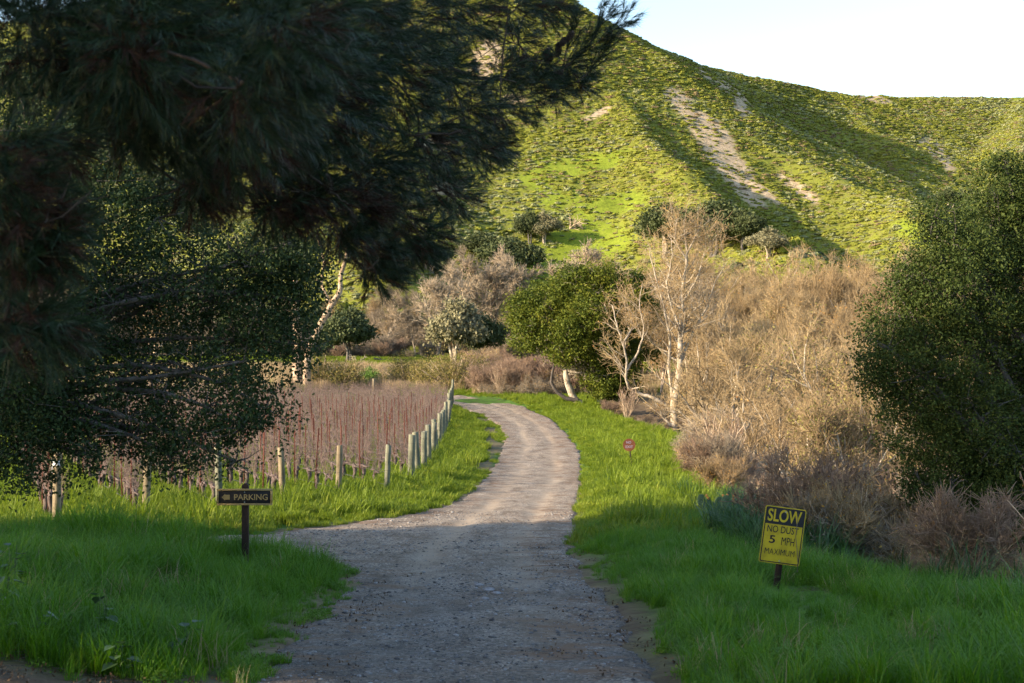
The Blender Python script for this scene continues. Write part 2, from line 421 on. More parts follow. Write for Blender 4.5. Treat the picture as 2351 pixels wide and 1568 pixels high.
_cl = [(0.0, 0), (-.6, 8), (-.45, 14)] + [(G0((a + c) / 2, b_)[0], G0(0, b_)[1]) for a, c, b_ in
       [(640, 1470, 1500), (790, 1380, 1360), (870, 1310, 1250), (1040, 1318, 1160), (1125, 1336, 1085), (1160, 1318, 1020), (1150, 1280, 975), (1110, 1200, 940), (1050, 1060, 915)]]
_clY = np.array([c[1] for c in _cl]); _clX = np.array([c[0] for c in _cl])
def track_of(X, Y):
    u = X - np.interp(Y, _clY, _clX) + .15 * fbm(X * .5, Y * .2, 31)
    t = np.exp(-((np.abs(u) - .85) / .33) ** 2)
    return t * sm(8, 30, Y) * (.25 + 1.0 * vn(X * 1.6, Y * .22, 8)) * (.45 + .8 * vn(X * .3 + 7, Y * .09, 18))
def road_z(X, Y):
    sd = road_sd(X, Y); z = CAMZ - Hc(Y)
    z = z + .045 * fbm(X * 1.1, Y * .7, 12, 4) - .045 * track_of(X, Y) + .012 * fbm(X * 6, Y * 5, 13, 3) * sm(60, 20, Y)
    return z - .22 * sm(-0.02, .35, sd)
xr = axis(-64, 12, 0, 0.09, 1.01, 0.6); yr = axis(-26, 198, 16, 0.09, 1.006, .7)
V, q = grid_mesh(xr, yr, road_z, lambda X, Y: road_sd(X, Y) < .45)
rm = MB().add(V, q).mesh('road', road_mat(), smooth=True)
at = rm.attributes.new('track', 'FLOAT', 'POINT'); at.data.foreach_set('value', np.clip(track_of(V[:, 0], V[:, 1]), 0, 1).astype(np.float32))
at = rm.attributes.new('near_dark', 'FLOAT', 'POINT')      # road colour turns darker and bluer towards the camera
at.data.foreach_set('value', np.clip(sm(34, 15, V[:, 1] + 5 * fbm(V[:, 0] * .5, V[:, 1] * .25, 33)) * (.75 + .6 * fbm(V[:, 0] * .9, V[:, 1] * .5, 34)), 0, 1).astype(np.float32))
at = rm.attributes.new('litter', 'FLOAT', 'POINT')
sdv = road_sd(V[:, 0], V[:, 1]); uu = V[:, 0] - np.interp(V[:, 1], _clY, _clX)
at.data.foreach_set('value', np.clip(sm(-1.5, -.1, sdv) * .9 + .45 * sm(.2, 1.0, uu) + .25, 0, 1).astype(np.float32))
tag(obj('road', rm), kind='structure')

# ------------------------------------------------------------------ hills
def rp(l): return np.array([W(*p) for p in l])
RA = rp([(1270, -60, 720), (1360, 22, 700), (1520, 112, 672), (1600, 192, 640), (1700, 285, 605), (1800, 338, 575), (1900, 388, 545), (2000, 430, 515), (2100, 462, 485), (2250, 530, 440), (2420, 600, 400)])
RB = rp([(1400, 40, 750), (1500, 97, 790), (1590, 133, 830), (1720, 176, 880), (1850, 194, 930), (1950, 211, 960), (2150, 213, 1000), (2351, 222, 1040), (2800, 260, 1080), (3600, 330, 1100)])
RB2 = rp([(1930, 211, 950), (2010, 300, 830), (2090, 385, 720), (2170, 460, 610)])
RE = rp([(2351, 222, 1030), (2330, 330, 820), (2380, 420, 680), (2420, 520, 570)])
RC = rp([(1430, 200, 595), (1480, 280, 555), (1510, 335, 520), (1580, 385, 490), (1680, 452, 455), (1780, 515, 420), (1850, 570, 390)])
RL = rp([(1130, -100, 740), (1000, -140, 770), (600, -60, 740), (0, 40, 700), (-900, 120, 640), (-2600, 240, 560)])
RF = rp([(1000, -20, 690), (960, 200, 580), (900, 400, 480), (860, 560, 420)])
def ridge(X, Y, P, sl, sr, d0=1e9, s2=0):
    best = np.full(X.shape, -1e3)
    for i in range(len(P) - 1):
        a = P[i]; b = P[i + 1]; dx = b[0] - a[0]; dy = b[1] - a[1]
        t = np.clip(((X - a[0]) * dx + (Y - a[1]) * dy) / (dx * dx + dy * dy), 0, 1)
        ex = X - a[0] - t * dx; ey = Y - a[1] - t * dy
        d = np.sqrt(ex * ex + ey * ey); side = (dx * ey - dy * ex)          # >0 left of travel
        s = np.where(side > 0, sl, sr if np.isscalar(sr) else sr[i] + t * (sr[i + 1] - sr[i]))
        d = np.sqrt(d * d + 25) - 5
        best = np.maximum(best, a[2] + t * (b[2] - a[2]) - s * d * (1 - .12 * np.minimum(d / 250, 1)) - s2 * np.maximum(d - d0, 0))
    return best
def hill(X, Y):
    X = X + 9 * fbm(X * .02, Y * .02, 61, 3); Y = Y + 9 * fbm(X * .02, Y * .02, 62, 3)
    R = [ridge(X, Y, RA, .95, .78), ridge(X, Y, RB, .9, [.95, .85, .75, .62, .55, .52, .5, .5, .5, .5]), ridge(X, Y, RB2, .52, .52), ridge(X, Y, RE, .5, .5),
         ridge(X, Y, RC, .85, .62), ridge(X, Y, RL, .66, .66), ridge(X, Y, RF, .62, .66)]
    k = 2.2; M = np.maximum.reduce(R); z = M + k * np.log(sum(np.exp((r - M) / k) for r in R)) - k * .4
    g = -8.9 + 22 * sm(325, 520, Y)
    z = z + sm(0, 25, z - g) * (3.2 * fbm(X * .022 + .3 * fbm(X * .01, Y * .01, 41), Y * .011, 42, 5))
    z = z + sm(0, 12, z - g) * .7 * fbm(X * .2, Y * .2, 43, 3)
    kk = 5; M = np.maximum(z, g)
    return M + kk * np.log(np.exp((z - M) / kk) + np.exp((g - M) / kk)) - kk * .3
def proj(X, Y, Z): return 1175.5 + X / Y * F, HZ - (Z - CAMZ) / Y * F
def ell(px, py, cx, cy, rx, ry, ang=0):
    a = math.radians(ang); u = (px - cx) * math.cos(a) + (py - cy) * math.sin(a); v = -(px - cx) * math.sin(a) + (py - cy) * math.cos(a)
    return (u / rx) ** 2 + (v / ry) ** 2
def hill_masks(X, Y, Z):
    px, py = proj(X, Y, Z); n = fbm(X * .09, Y * .09, 51, 4); n2 = fbm(X * .5, Y * .5, 52, 3)
    bare = np.zeros(X.shape)
    for (cx, cy, rx, ry, a, y0, y1) in [(1650, 340, 150, 34, 52, 430, 720), (1590, 290, 60, 14, 60, 430, 720), (1740, 430, 60, 12, 35, 430, 720), (1560, 235, 50, 26, 40, 430, 720), (1690, 410, 90, 26, 50, 430, 720), (1640, 180, 62, 16, 40, 600, 800), (1700, 235, 40, 18, 70, 600, 800),
                                 (2150, 345, 45, 16, 35, 600, 1000), (2010, 228, 36, 9, 10, 700, 1000), (2175, 375, 26, 12, 40, 600, 1000), (1370, 262, 38, 7, -25, 430, 800),
                                 (1120, 130, 36, 50, 20, 430, 800), (1180, 230, 30, 14, 0, 430, 800), (1000, 330, 30, 16, 0, 400, 800), (1830, 430, 60, 14, 35, 430, 600), (1020, 430, 30, 30, 0, 400, 700)]:
        bare = np.maximum(bare, sm(1.35, .7, ell(px, py, cx, cy, rx, ry, a) + .9 * n) * (Y > y0) * (Y < y1))
    mead = np.zeros(X.shape)
    for (cx, cy, rx, ry, a) in [(1330, 380, 150, 24, -14), (1260, 450, 60, 28, 40), (1400, 470, 110, 22, -10), (1330, 560, 120, 55, -10), (1270, 620, 90, 40, 0), (2090, 530, 50, 26, 20), (1240, 365, 40, 14, 20), (1350, 505, 90, 22, 60)]:
        mead = np.maximum(mead, sm(1.3, .6, ell(px, py, cx, cy, rx, ry, a) + .8 * n) * (Y < 620))
    mead = np.maximum(mead, sm(10, 3, py - np.interp(px, [1900, 2000, 2150, 2351], [207, 214, 216, 225])) * (px > 1930) * (Y > 700))
    return np.clip(bare, 0, 1), np.clip(mead, 0, 1)
def hill_mat():
    m = bpy.data.materials.new('hillside'); nt, b = nodes(m); L = nt.links.new
    g = nt.nodes.new('ShaderNodeNewGeometry')
    n1 = nt.nodes.new('ShaderNodeTexNoise'); n1.inputs['Scale'].default_value = .35; n1.inputs['Detail'].default_value = 8; n1.inputs['Roughness'].default_value = .75; L(g.outputs['Position'], n1.inputs['Vector'])
    mr = nt.nodes.new('ShaderNodeMapRange'); mr.inputs[1].default_value = .35; mr.inputs[2].default_value = .65; L(n1.outputs['Fac'], mr.inputs[0])
    r1 = ramp(nt, [(.17, .145, .06), (.16, .18, .028), (.22, .235, .032)]); L(mr.outputs[0], r1.inputs[0])
    r2 = ramp(nt, [(.13, .165, .018), (.175, .225, .022), (.21, .245, .03)]); L(mr.outputs[0], r2.inputs[0])
    r3 = ramp(nt, [(.26, .19, .12), (.40, .31, .20), (.50, .40, .27)]); L(mr.outputs[0], r3.inputs[0])
    am = nt.nodes.new('ShaderNodeAttribute'); am.attribute_name = 'meadow'; ab = nt.nodes.new('ShaderNodeAttribute'); ab.attribute_name = 'bare'
    x1 = nt.nodes.new('ShaderNodeMix'); x1.data_type = 'RGBA'; L(am.outputs['Fac'], x1.inputs[0]); L(r1.outputs[0], x1.inputs[6]); L(r2.outputs[0], x1.inputs[7])
    x2 = nt.nodes.new('ShaderNodeMix'); x2.data_type = 'RGBA'; L(ab.outputs['Fac'], x2.inputs[0]); L(x1.outputs[2], x2.inputs[6]); L(r3.outputs[0], x2.inputs[7])
    L(x2.outputs[2], b.inputs['Base Color']); b.inputs['Roughness'].default_value = 1; b.inputs['Specular IOR Level'].default_value = .1
    bp = nt.nodes.new('ShaderNodeBump'); bp.inputs['Strength'].default_value = .8; bp.inputs['Distance'].default_value = .8; L(n1.outputs['Fac'], bp.inputs['Height']); L(bp.outputs[0], b.inputs['Normal'])
    return m
hx = np.concatenate([np.arange(-1400, -170, 22.), np.arange(-170, 380, 2.0), np.arange(380, 1500, 22.)]); hy = np.concatenate([np.arange(296, 700, 2.0), np.arange(700, 1080, 3.0), np.arange(1080, 1500, 20.)])
V, q = grid_mesh(hx, hy, hill)
hm = MB().add(V, q).mesh('hills', hill_mat(), smooth=True)
ba, me_ = hill_masks(V[:, 0], V[:, 1], V[:, 2])
at = hm.attributes.new('bare', 'FLOAT', 'POINT'); at.data.foreach_set('value', ba.astype(np.float32))
at = hm.attributes.new('meadow', 'FLOAT', 'POINT'); at.data.foreach_set('value', me_.astype(np.float32))
tag(obj('hills', hm), kind='structure')
def Hz(x, y): return float(hill(np.array([float(x)]), np.array([float(y)]))[0])
def TZ(X, Y):
    X = np.asarray(X, float); Y = np.asarray(Y, float)
    return np.where(Y > 300, np.maximum(hill(X, Y), G(X, Y)), G(X, Y))

# ------------------------------------------------------------------ scattering
def scatter(name, P, rz, scl, idx, meshes, kind='stuff', tilt=0.0):
    """one object that sets copies of a few plants on many points"""
    col = bpy.data.collections.new(name + ' variants')
    for i, me in enumerate(meshes):
        o = bpy.data.objects.new(name + '_variant', me); col.objects.link(o)
    n = len(P); me = bpy.data.meshes.new(name); me.vertices.add(n); me.vertices.foreach_set('co', np.asarray(P, np.float32).ravel())
    rot = np.zeros((n, 3), np.float32); rot[:, 2] = rz
    if tilt: rot[:, :2] = np.random.default_rng(n).normal(size=(n, 2)) * tilt
    a = me.attributes.new('rot', 'FLOAT_VECTOR', 'POINT'); a.data.foreach_set('vector', rot.ravel())
    sc = np.asarray(scl, np.float32); sc = np.stack([sc, sc, sc], 1) if sc.ndim == 1 else sc
    a = me.attributes.new('scl', 'FLOAT_VECTOR', 'POINT'); a.data.foreach_set('vector', sc.ravel())
    a = me.attributes.new('idx', 'INT', 'POINT'); a.data.foreach_set('value', np.asarray(idx, np.int32))
    o = obj(name, me)
    ng = bpy.data.node_groups.new(name, 'GeometryNodeTree')
    ng.interface.new_socket('Geometry', in_out='INPUT', socket_type='NodeSocketGeometry')
    ng.interface.new_socket('Geometry', in_out='OUTPUT', socket_type='NodeSocketGeometry')
    gi = ng.nodes.new('NodeGroupInput'); go = ng.nodes.new('NodeGroupOutput')
    ip = ng.nodes.new('GeometryNodeInstanceOnPoints'); ci = ng.nodes.new('GeometryNodeCollectionInfo')
    ci.inputs[0].default_value = col; ci.inputs[1].default_value = True; ci.inputs[2].default_value = True
    def attr(nm, t):
        x = ng.nodes.new('GeometryNodeInputNamedAttribute'); x.data_type = t; x.inputs[0].default_value = nm; return x.outputs[0]
    L = ng.links.new
    L(gi.outputs[0], ip.inputs['Points']); L(ci.outputs[0], ip.inputs['Instance']); ip.inputs['Pick Instance'].default_value = True
    L(attr('idx', 'INT'), ip.inputs['Instance Index']); L(attr('rot', 'FLOAT_VECTOR'), ip.inputs['Rotation']); L(attr('scl', 'FLOAT_VECTOR'), ip.inputs['Scale'])
    L(ip.outputs[0], go.inputs[0])
    md = o.modifiers.new('scatter', 'NODES'); md.node_group = ng
    o['kind'] = kind
    return o

def blades(rng, n, h, rad, wid, bend=.5, hv=.4, lean=(0, 0)):
    """a tuft of curved grass blades"""
    r = rad * np.sqrt(rng.random(n)); a = rng.random(n) * 6.283
    B = np.stack([r * np.cos(a), r * np.sin(a), np.zeros(n)], 1)
    H = h * (1 - hv + 2 * hv * rng.random(n)); th = rng.random(n) * 6.283
    out = np.stack([np.cos(th), np.sin(th), np.zeros(n)], 1) * (bend * (.3 + rng.random(n)))[:, None] + np.array([lean[0], lean[1], 0])
    sd = np.stack([-np.sin(th + rng.random(n)), np.cos(th), np.zeros(n)], 1); sd /= np.linalg.norm(sd, axis=1, keepdims=True)
    w_ = (wid * (.6 + .8 * rng.random(n)))[:, None]
    up = np.array([0, 0, 1.0])
    p1 = B + up * (H * .5)[:, None] + out * (H * .18)[:, None]
    p2 = B + up * (H * .88)[:, None] + out * (H * .55)[:, None]
    p3 = B + up * (H * .98)[:, None] + out * (H * .95)[:, None]
    V = np.stack([B - sd * w_ * .5, B + sd * w_ * .5, p1 - sd * w_ * .5, p1 + sd * w_ * .5, p2 - sd * w_ * .3, p2 + sd * w_ * .3, p3], 1).reshape(-1, 3)
    b = (np.arange(n) * 7)[:, None]
    return V, b + np.array([[0, 1, 3, 2]]), b + np.array([[2, 3, 5, 4]]), b + np.array([[4, 5, 6]])
def tuft(name, mat, seed, **k):
    mb = MB(); V, q1, q2, t = blades(np.random.default_rng(seed), **k)
    mb.v.append(V.astype(np.float32)); mb.f += [q1, q2, t]; mb.m += [np.zeros(len(q1), int), np.zeros(len(q2), int), np.zeros(len(t), int)]; mb.n = len(V)
    return mb.mesh(name, mat)

M_grass = foliage('grass_blade', [(.045, .125, .004), (.075, .20, .006), (.12, .265, .008), (.25, .32, .02)], trans=.45, nscale=.6, per_leaf=.5, rough=.45, spec=.4)
M_grass_far = foliage('verge_grass', [(.09, .14, .010), (.135, .20, .012), (.20, .265, .016), (.31, .31, .05)], trans=.42, nscale=.35, per_leaf=.4, rough=.6)
M_reed = foliage('dark_grass', [(.022, .065, .010), (.035, .10, .016), (.07, .16, .03)], trans=.3, per_leaf=.7, rough=.4, spec=.5)
M_straw = foliage('dry_grass', [(.20, .14, .08), (.33, .24, .14), (.42, .33, .20), (.26, .25, .10)], trans=.3, nscale=.3, per_leaf=.5, rough=.8)
M_purple = foliage('dead_weed', [(.10, .07, .06), (.17, .12, .10), (.26, .19, .15)], trans=.1, per_leaf=.6, rough=.9)
M_sage = foliage('chaparral', [(.10, .12, .018), (.165, .185, .022), (.225, .24, .03), (.27, .26, .08)], trans=.15, nscale=.04, per_leaf=.15, rough=.85)
M_grey = foliage('grey_sage', [(.15, .17, .07), (.22, .24, .10), (.28, .28, .14)], trans=.1, nscale=.05, per_leaf=.2, rough=.9)
M_brown = foliage('brown_scrub', [(.13, .10, .05), (.20, .15, .07), (.24, .19, .10)], trans=.05, nscale=.05, per_leaf=.3, rough=.9)

RG = np.random.default_rng(101)
def pts_uniform(x0, x1, y0, y1, dens, rng):
    n = int((x1 - x0) * (y1 - y0) * dens)
    return x0 + (x1 - x0) * rng.random(n), y0 + (y1 - y0) * rng.random(n)
def in_view(X, Y, pad=80, bot=1700):
    px = 1175.5 + X / Y * F; return (px > -pad) & (px < 2351 + pad)

near_t = [tuft('grass_tuft', M_grass, 10 + i, n=44, h=.24 + .06 * i, rad=.13, wid=.0075, bend=.85 + .15 * (i % 2), lean=(.10 - .06 * i, .05 * (i - 1))) for i in range(4)]
tall_t = [tuft('grass_tuft', M_grass, 20 + i, n=18, h=.42, rad=.16, wid=.009, bend=.8, lean=(.35, -.1)) for i in range(2)]
def clover(seed, mat, n, r, h, leaf):
    rg = np.random.default_rng(seed); P = np.stack([rg.normal(size=n) * r * .5, rg.normal(size=n) * r * .5, np.zeros(n)], 1); P[:, 2] = h * (.25 + .75 * rg.random(n)) * np.exp(-(P[:, 0] ** 2 + P[:, 1] ** 2) / (r * r))
    mb = MB(); leaves(mb, P, leaf, rg, aspect=.8, bias=None); return mb.mesh('weed_patch', mat)
M_weed = foliage('weed_leaf', [(.065, .15, .012), (.11, .22, .015), (.18, .29, .03)], trans=.35, per_leaf=.6, rough=.6)
weed_t = [clover(5 + i, M_weed, 130, .22, .20, .035) for i in range(2)]
dry_t = [tuft('dry_tuft', M_straw, 160, n=14, h=.34, rad=.12, wid=.006, bend=.9)]
low_t = [tuft('grass_tuft', M_grass, 30 + i, n=50, h=.16, rad=.14, wid=.009, bend=1.1) for i in range(2)]
far_t = [tuft('grass_tuft', M_grass_far, 40 + i, n=60, h=.26, rad=.30, wid=.022, bend=.8) for i in range(3)]
far_w = [tuft('grass_tuft', M_grass_far, 45 + i, n=46, h=.5, rad=.32, wid=.02, bend=.6) for i in range(2)]
reed_t = [tuft('grass_tuft', M_reed, 50 + i, n=40, h=.75, rad=.22, wid=.016, bend=.75) for i in range(2)]
straw_t = [tuft('straw_tuft', M_straw, 55 + i, n=60, h=.8, rad=.35, wid=.02, bend=.35) for i in range(3)]

def place(name, X, Y, meshes, smin, smax, choose=None, hz=None, tilt=0.08, zf=None, seed=1):
    rng = np.random.default_rng(seed); n = len(X)
    Z = (G(X, Y) if zf is None else zf(X, Y)) - .02
    s = smin + (smax - smin) * rng.random(n)
    if hz is not None: s = s * hz
    idx = rng.integers(0, len(meshes), n) if choose is None else choose
    return scatter(name, np.stack([X, Y, Z], 1), rng.random(n) * 6.283, s, idx, meshes, tilt=tilt)

# near grass on the left bank and the right verge
X, Y = pts_uniform(-11, 10.5, 10.5, 34, 46, RG)
sd = road_sd(X, Y); d = X - edgeX(Y)
thin = vn(X * .8, Y * .8, 77)
ragged = .35 * fbm(X * 1.1, Y * 1.1, 71)
soil = sm(13.4, 11.0, Y + 1.6 * fbm(X * .7, Y * .7, 21) + .5 * (X + 4)) * (X < 0)
k = in_view(X, Y) & (sd + ragged > .02 + .5 * (thin < .25) + .45 * (X > 0) * sm(27, 20, Y)) & (d < .9) & (RG.random(len(X)) > soil) & (X < post_x(Y) + 30)
X, Y, sd = X[k], Y[k], sd[k]
hz = .45 + .50 * sm(.0, 1.1, sd) + .60 * fbm(X * .6, Y * .6, 72)
hz = hz * np.where((np.abs(X - 3.75) < .55) & (Y > 16.3) & (Y < 20.3), .38, 1) * np.where((np.abs(X + 4.3) < .3) & (Y > 21) & (Y < 22.7), .6, 1)
hz = np.clip(hz, .25, 1.6)
hz = np.where(X > 0, hz * (.42 + .65 * sm(2.2, 4.4, X - 1.8) * sm(20, 15, Y) + .35 * sm(.3, -.6, X - edgeX(Y))), hz * (.8 + .35 * vn(X * .7, Y * .7, 79)))
ch = RG.integers(0, 4, len(X)); ch = np.where((sd < .35) | (RG.random(len(X)) < .12), 6 + RG.integers(0, 2, len(X)), ch)
ch = np.where((sd > 1.2) & (RG.random(len(X)) < .10), 4 + RG.integers(0, 2, len(X)), ch)
u_ = RG.random(len(X)); wp = sm(.05, .3, fbm(X * .45, Y * .45, 85)); ch = np.where(u_ < .10 + .50 * wp, 8 + RG.integers(0, 2, len(X)), ch); ch = np.where(u_ > .975, 10, ch)
tag(place('grass', X, Y, near_t + tall_t + low_t + weed_t + dry_t, .75, 1.25, choose=ch, hz=hz, seed=3), kind='stuff')
# verges farther off
X, Y = pts_uniform(-14, 16, 30, 186, 9, RG)
sd = road_sd(X, Y); d = X - edgeX(Y)
path = np.abs(X - np.interp(Y, [60, 90, 120, 150], [-1.1, -1.3, -2.2, -5.0]))
k = (sd > .1) & (d < .6) & (X > post_x(Y) - 1.5 - 9 * (Y > 160)) & ~((np.abs(X - 5.95) < .5) & (Y > 66) & (Y < 71.5) & (RG.random(len(X)) < .75)) & ((path + 1.2 * fbm(X * .4, Y * .12, 37) > .4) | (Y < 66) | (Y > 130)) & (RG.random(len(X)) < np.clip(60 / Y, .25, 1))
X, Y, sd = X[k], Y[k], sd[k]
ch = np.where(RG.random(len(X)) < .15 * sm(.8, 1.5, sd), 3, 0) + RG.integers(0, 2, len(X))
hz = np.clip(.5 + .6 * sm(0, 1.6, sd) + .5 * fbm(X * .5, Y * .3, 73), .3, 1.5)
tag(place('verge_grass', X, Y, far_t + far_w, .7, 1.2, choose=ch, hz=hz, seed=4), kind='stuff')
# grass and weeds among the vines
X, Y = pts_uniform(-60, -3, 27, 172, 5.5, RG)
k = in_vines(X, Y) & in_view(X, Y) & (road_sd(X, Y) > .1) & (RG.random(len(X)) < np.clip(45 / Y, .2, 1)) & (vn(X * .5, Y * .5, 74) > .22)
X, Y = X[k], Y[k]
tag(place('vineyard_grass', X, Y, far_t + far_w, .7, 1.3, choose=np.where(RG.random(len(X)) < .25, 3, 0) + RG.integers(0, 2, len(X)), seed=5), kind='stuff')
# dark lush grass at the brink of the ravine
X, Y = pts_uniform(4.2, 9.5, 17, 46, 16, RG)
d = X - edgeX(Y); k = (d > -1.1 - .5 * fbm(X, Y, 75)) & (d < .9) & (vn(X * .6, Y * .3, 76) > .3) & ((Y > 26) | (RG.random(len(X)) < .18)) & ~((Y < 38) & (Y > 33) & (np.abs(1175.5 + X / Y * F - 1650) < 70))
tag(place('dark_tall_grass', X[k], Y[k], reed_t, .5, .95, seed=6), kind='stuff')
# dry weeds and straw beyond the vines
X, Y = pts_uniform(-75, 22, 172, 262, 1.5, RG)
k = in_view(X, Y) & (vn(X * .10, Y * .16, 78) > .38) & (road_sd(X, Y) > .3)
tag(place('dry_weeds', X[k], Y[k], straw_t + far_w, .6, 1.7, choose=np.where(RG.random(k.sum()) < .42, 3, RG.integers(0, 3, k.sum())), seed=7), kind='stuff')
X, Y = pts_uniform(-95, 40, 255, 320, .9, RG); k = in_view(X, Y)
tag(place('meadow_grass', X[k], Y[k], far_t, 1.5, 2.6, seed=8), kind='stuff')

# chaparral on the hills
def bush_mesh(name, mat, seed, n=110, leaf=.42, r=(1, 1, .75)):
    rng = np.random.default_rng(seed); d = unit(rng, n); d[:, 2] = np.abs(d[:, 2]) * 1.1 - .12
    k = (.75 + .35 * rng.random(n))[:, None] * (1 + .18 * np.sin(d[:, :1] * 6 + seed) * np.cos(d[:, 1:2] * 5))
    P = d * k * np.array(r)
    mb = MB(); u = unit(rng, n); nrm = d + .55 * unit(rng, n); nrm /= np.linalg.norm(nrm, axis=1, keepdims=True)
    a = np.cross(nrm, u); a /= np.linalg.norm(a, axis=1, keepdims=True); b = np.cross(nrm, a)
    s = (leaf * (.6 + .8 * rng.random(n)))[:, None]
    V = np.stack([P - a * s * .6, P + b * s * .6, P + a * s * .6, P - b * s * .6], 1)
    mb.add(V.reshape(-1, 3), np.arange(4 * n).reshape(-1, 4)); return mb.mesh(name, mat)
hb = [bush_mesh('bush', M_sage, i) for i in range(4)] + [bush_mesh('bush', M_grey, 10 + i) for i in range(2)] + [bush_mesh('bush', M_brown, 20 + i, n=80, leaf=.35) for i in range(2)]
rng = np.random.default_rng(55)
n = 330000
Y = 330 + 730 * rng.random(n) ** .8; X = -0.38 * Y + .79 * Y * rng.random(n)
Z = hill(X, Y)
px, py = proj(X, Y, Z)
e = 2.0; nx = -(hill(X + e, Y) - hill(X - e, Y)) / (2 * e); ny = -(hill(X, Y + e) - hill(X, Y - e)) / (2 * e)
ln = np.sqrt(nx * nx + ny * ny + 1); vd = np.stack([X, Y, Z - CAMZ], 1); vd /= np.linalg.norm(vd, axis=1, keepdims=True)
face = -(vd[:, 0] * nx + vd[:, 1] * ny + vd[:, 2]) / ln
ba, md_ = hill_masks(X, Y, Z)
patch = fbm(X * .03, Y * .03, 81, 4)
open_ = .62 * sm(.12, .34, fbm(X * .022 + 3, Y * .022, 84, 4))
keep = (face > -.12) & (py > -60) & (py < 760) & (px > -60) & (px < 2400) & (rng.random(n) < np.clip(1.05 - .80 * ba - .80 * md_ * (1 - sm(.05, .3, fbm(X * .06, Y * .06, 83, 3))), 0.04, 1) * (1 - open_))
keep &= (Z > -6)
X, Y, Z, py, px, patch = X[keep], Y[keep], Z[keep], py[keep], px[keep], patch[keep]; n = len(X)
greyness = .12 + .35 * sm(0, .3, patch) + .35 * sm(350, 520, py) * sm(1700, 1300, px) + .25 * sm(2000, 2300, px)
u = rng.random(n); idx = rng.integers(0, 4, n); idx = np.where(u < greyness * .8, 4 + rng.integers(0, 2, n), idx); idx = np.where(u > .93 - .10 * sm(.1, -.2, patch), 6 + rng.integers(0, 2, n), idx)
s = (.5 + 1.35 * rng.random(n) ** 2.8) * (1 + .25 * patch) * (.8 + .35 * sm(400, 900, Y))
s3 = np.stack([s, s, s * (.32 + .38 * rng.random(n))], 1)
print('hill bushes', n)
scatter('chaparral', np.stack([X, Y, Z - .15], 1), rng.random(n) * 6.28, s3, idx, hb)

# ------------------------------------------------------------------ trees
def hit(px, py, y0=18.0, y1=900.0):
    """where the line of sight through a point of the picture meets the land"""
    Y = np.linspace(y0, y1, 9000); X = (px - 1175.5) / F * Y; Z = CAMZ + (HZ - py) / F * Y
    T = TZ(X, Y); i = np.argmax(Z <= T)
    return np.array([X[i], Y[i], T[i]])
def onto(px, Y):
    X = (px - 1175.5) / F * Y; return np.array([X, Y, float(TZ(np.array([X]), np.array([Y]))[0])])

B_grey = surf('bark_grey', [(.05, .045, .04), (.11, .10, .09), (.19, .175, .16)], scale=6, bump=.6, stretch=(1, 1, .3))
B_pale = surf('bark_pale', [(.13, .105, .075), (.33, .28, .215), (.50, .45, .37)], scale=3.5, bump=.4, stretch=(1, 1, .6))
B_tan = surf('bark_tan', [(.26, .19, .13), (.40, .31, .22), (.55, .44, .32)], scale=2, bump=0)
B_pine = surf('bark_pine', [(.035, .025, .02), (.07, .055, .045), (.12, .10, .085)], scale=5, bump=.8)
B_dark = surf('bark_dark', [(.035, .03, .027), (.07, .06, .055), (.12, .105, .095)], scale=9, bump=.7, stretch=(1, 1, .4))
T_tan = foliage('twig_tan', [(.11, .075, .04), (.23, .165, .09), (.34, .255, .14), (.46, .37, .215)], trans=0, nscale=.10, per_leaf=.42, rough=.9)
T_rose = foliage('twig_rose', [(.13, .085, .06), (.24, .165, .115), (.37, .27, .20)], trans=0, nscale=.3, per_leaf=.5, rough=.9)
T_grey = foliage('twig_grey', [(.13, .105, .075), (.24, .195, .14), (.35, .295, .22)], trans=0, nscale=.3, per_leaf=.5, rough=.9)
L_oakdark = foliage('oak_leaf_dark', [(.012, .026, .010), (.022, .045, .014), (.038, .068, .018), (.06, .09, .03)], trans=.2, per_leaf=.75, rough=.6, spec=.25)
L_oak = foliage('oak_leaf', [(.022, .038, .010), (.042, .068, .013), (.07, .095, .018), (.078, .085, .025)], trans=.2, per_leaf=.6, rough=.7, nscale=.5, spec=.2)
L_oakgold = foliage('oak_leaf_gold', [(.035, .055, .010), (.065, .095, .012), (.13, .15, .015), (.19, .17, .02)], trans=.3, per_leaf=.45, rough=.65, nscale=.25, spec=.2)
L_far = foliage('far_oak_leaf', [(.035, .05, .018), (.06, .08, .026), (.095, .11, .04)], trans=.1, per_leaf=.6, rough=.7, nscale=.1)
L_lichen = foliage('lichen_leaf', [(.10, .10, .05), (.19, .18, .10), (.26, .24, .14)], trans=.1, per_leaf=.6, rough=.8, nscale=.2)
L_dry = foliage('dry_leaf', [(.17, .075, .025), (.33, .165, .045), (.45, .27, .07), (.34, .27, .06)], trans=.3, per_leaf=.7, rough=.8)
L_olive = foliage('willow_leaf', [(.14, .15, .04), (.24, .22, .06), (.34, .29, .10)], trans=.3, per_leaf=.6, rough=.7, nscale=.15)
L_silver = foliage('silver_leaf', [(.16, .17, .13), (.28, .29, .24), (.42, .42, .36)], trans=.1, per_leaf=.7, rough=.7)
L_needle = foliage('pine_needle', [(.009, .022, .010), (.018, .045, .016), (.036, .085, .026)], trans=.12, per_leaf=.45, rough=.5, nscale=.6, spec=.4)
L_needle_dead = foliage('pine_needle_dead', [(.022, .009, .006), (.042, .019, .011), (.07, .036, .020)], trans=.05, per_leaf=.6, rough=.7)
M_cone = surf('pine_cone', [(.035, .028, .024), (.075, .06, .05), (.12, .10, .085)], scale=30, bump=.6)

